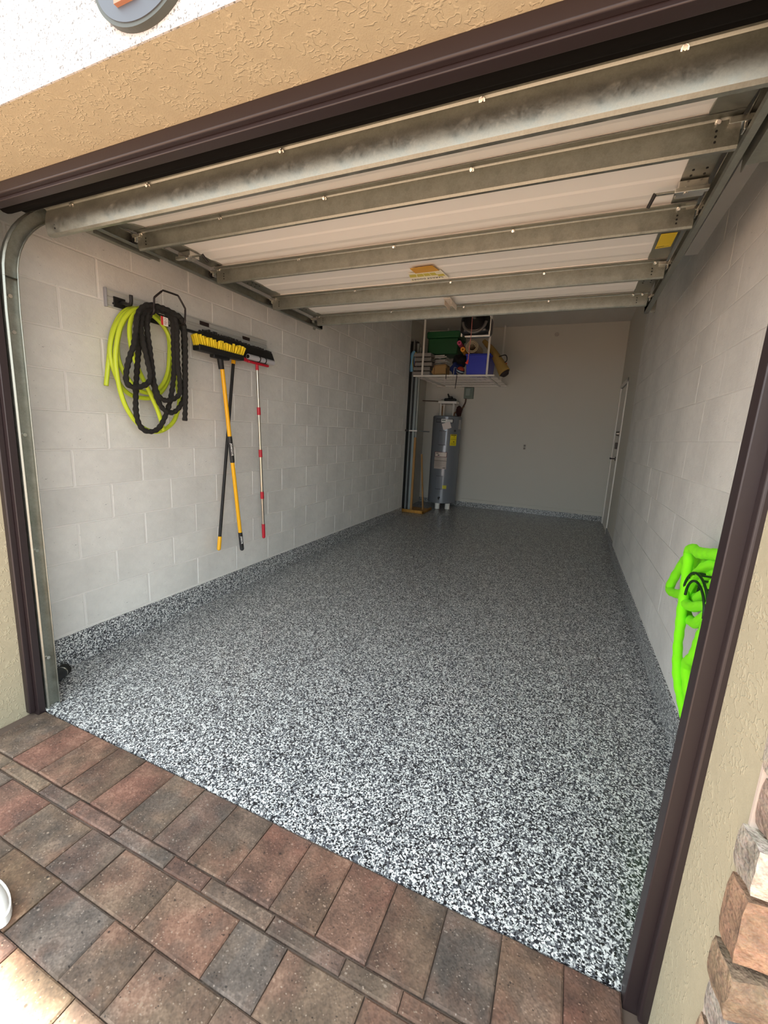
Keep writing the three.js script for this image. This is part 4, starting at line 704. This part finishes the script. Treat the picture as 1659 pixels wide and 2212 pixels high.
  for (const pg of [tube([[cx - 0.12, y1 + 0.004, cz - 0.05], [cx - 0.12, y1 + 0.10, cz - 0.05], [cx - 0.13, 1.9, cz - 0.08]], 0.011, 14, 8), tube([[cx + 0.1, y1 + 0.004, cz - 0.05], [cx + 0.10, y1 + 0.06, cz - 0.06], [cx + 0.17, y1 + 0.13, cz - 0.13], [cx + 0.2, y1 + 0.2, BZ + 0.02]], 0.014, 24, 8)]) part('pipe', pg, plain(0xa8805c, 0.4, 0.7), h, 'copper pipe');
  // small tray table standing on the heater
  const yT = y1 + 0.010, t = thing('small_stand', 'small white plastic stand on top of the water heater', 'stand', [0.39, yT, -6.45]);
  part('stand_top', rbx(0.225, 0.555, yT + 0.205, yT + 0.25, -6.58, -6.36, 0.008), M.whitePlastic, t); for (const [x, z] of [[0.27, -6.39], [0.50, -6.39], [0.29, -6.53], [0.48, -6.53]]) part('leg', rod([x, yT, z], [x, yT + 0.207, z], 0.011, 0.014), M.whitePlastic, t);
  const ty = yT + 0.2505, s = thing('power_tool', 'black power tool lying on the small white stand', 'tool', [0.42, ty, -6.45]);
  part('tool_body', [rbx(0.31, 0.52, ty, ty + 0.05, -6.50, -6.42, 0.018), rod([0.40, ty + 0.045, -6.46], [0.365, ty + 0.13, -6.46], 0.018, 0.011), rbx(0.38, 0.45, ty + 0.045, ty + 0.085, -6.49, -6.43, 0.012)], M.black, s); part('bit', rod([0.25, ty + 0.03, -6.46], [0.31, ty + 0.03, -6.46], 0.006), M.steel, s);
  const rg = thing('dark_rag', 'dark red brown rag bundled beside the stand legs', 'rag', [0.56, yT, -6.5]);
  const q = new THREE.SphereGeometry(1, 24, 16), p = q.attributes.position; for (let i = 0; i < p.count; i++) { const a = p.getX(i), b = p.getY(i), c = p.getZ(i), k = 1 + 0.18 * Math.sin(a * 6 + b * 3) * Math.cos(c * 5 + 1); p.setXYZ(i, 0.583 + a * 0.052 * k, yT + 0.088 + Math.max(-0.98, b * k) * 0.088, -6.47 + c * 0.06 * k); } q.computeVertexNormals(); part('cloth', q.toNonIndexed(), plain(0x3a1c1a, 0.9), rg);
}
// switch box, conduit, outlet, sensor on the back wall
{
  const b = thing('disconnect_box', 'grey green electrical disconnect box under the rack', 'electrical box', [0.67, 2.05, BZ]);
  part('box_body', rbx(0.588, 0.752, 2.05, 2.245, BZ + 0.001, BZ + 0.075, 0.006), M.boxGreen, b); part('cover', rbx(0.62, 0.70, 2.10, 2.225, BZ + 0.073, BZ + 0.082, 0.004), plain(0x8b978f, 0.4, 0.3), b);
  part('conduit', tube([[0.62, 2.055, BZ + 0.03], [0.615, 1.98, BZ + 0.03], [0.58, 1.9, BZ + 0.04], [0.565, 1.83, BZ + 0.06], [0.56, 1.74, BZ + 0.10]], 0.013, 28, 8), plain(0x5d463a, 0.6), b, 'brown flexible conduit');
  const o = thing('wall_outlet', 'small pale wall outlet on the bare back wall', 'outlet', [1.712, 1.2, BZ]); part('cover_plate', rbx(1.677, 1.747, 1.195, 1.31, BZ + 0.001, BZ + 0.007, 0.003), M.drywall, o); part('receptacle', [rbx(1.695, 1.729, 1.258, 1.293, BZ + 0.005, BZ + 0.010, 0.003), rbx(1.695, 1.729, 1.212, 1.247, BZ + 0.005, BZ + 0.010, 0.003)], plain(0x77716a, 0.5), o);
  single('wall_sensor', [rod([2.027, 3.094, BZ + 0.001], [2.027, 3.094, BZ + 0.012], 0.035, 0.03, 24), rod([2.027, 3.094, BZ + 0.012], [2.027, 3.094, BZ + 0.02], 0.012, 0.01, 16)], plain(0xb7b0a6, 0.5), 'small round sensor high on the back wall', 'sensor');
  single('wall_pipe', [rod([-0.148, 1.995, -6.62], [0.2, 1.985, -6.60], 0.009, 0.009, 10)], plain(0x6b5a4c, 0.5, 0.5), 'thin brown pipe running to the heater stand', 'pipe');
}

// ================= outside =================
{
  const p = thing('number_plaque', 'oval grey house number plaque on the white wall', 'plaque', [1.5, 2.2, FZ]);
  const el = (a, b, z0, z1) => { const s = new THREE.Shape(); s.absellipse(1.505, 2.325, a, b, 0, Math.PI * 2); return fin(new THREE.ExtrudeGeometry(s, { depth: z1 - z0, bevelEnabled: false, curveSegments: 40 }).translate(0, 0, z0)); };
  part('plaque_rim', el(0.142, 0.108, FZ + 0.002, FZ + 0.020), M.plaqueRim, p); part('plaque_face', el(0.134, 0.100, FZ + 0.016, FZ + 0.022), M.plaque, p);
  const font = await new FontLoader().loadAsync('fonts/droid/droid_serif_bold.typeface.json');
  const tgm = new TextGeometry('10', { font, size: 0.105, depth: 0.010, curveSegments: 8, bevelEnabled: false }); tgm.computeBoundingBox(); const w = tgm.boundingBox.max.x; tgm.translate(1.505 - w / 2 - 0.0, 2.262, FZ + 0.021); part('numerals', fin(tgm), M.numeral, p, 'copper coloured numerals');
}
{
  // white shoe standing at the frame's edge
  const s = thing('white_shoe', 'white shoe toe standing on the sunlit pavers', 'shoe', [1.04, 0, 0.60]);
  const outline = []; for (let i = 0; i < 40; i++) { const a = i / 40 * Math.PI * 2, c = Math.cos(a), q = Math.sin(a); outline.push([1.037 + 0.142 * c, 0.585 + 0.046 * q * (1 + 0.14 * c) * (1 - 0.12 * Math.cos(2 * a))]); }
  part('sole', prism(outline, 'y', -0.001, 0.026, 0.6), plain(0xf1efe9, 0.5), s);
  const g = new THREE.SphereGeometry(1, 32, 16, 0, Math.PI * 2, 0, Math.PI / 2), p = g.attributes.position; for (let i = 0; i < p.count; i++) { const a = p.getX(i), b = p.getY(i), c = p.getZ(i); p.setXYZ(i, 1.034 + a * 0.136, 0.024 + b * (0.045 + 0.05 * clamp((0.35 - a) / 1.2)), 0.585 + c * 0.043 * (1 + 0.14 * a)); } g.computeVertexNormals();
  const up = part('upper', g.toNonIndexed(), plain(0xe6e3dd, 0.7), s); part('opening', ball(0.967, 0.098, 0.585, 0.03, 1.6, 0.25, 0.9), plain(0x2a2536, 0.9), up, 'dark shoe opening');
  const lc = []; for (let k = 0; k < 4; k++) lc.push(tube([[1.032 + k * 0.018, 0.084 - k * 0.006, 0.565], [1.034 + k * 0.018, 0.092 - k * 0.006, 0.585], [1.032 + k * 0.018, 0.084 - k * 0.006, 0.605]], 0.003, 8, 6)); part('laces', lc, M.whitePlastic, up);
}
renderer.render(scene, camera);
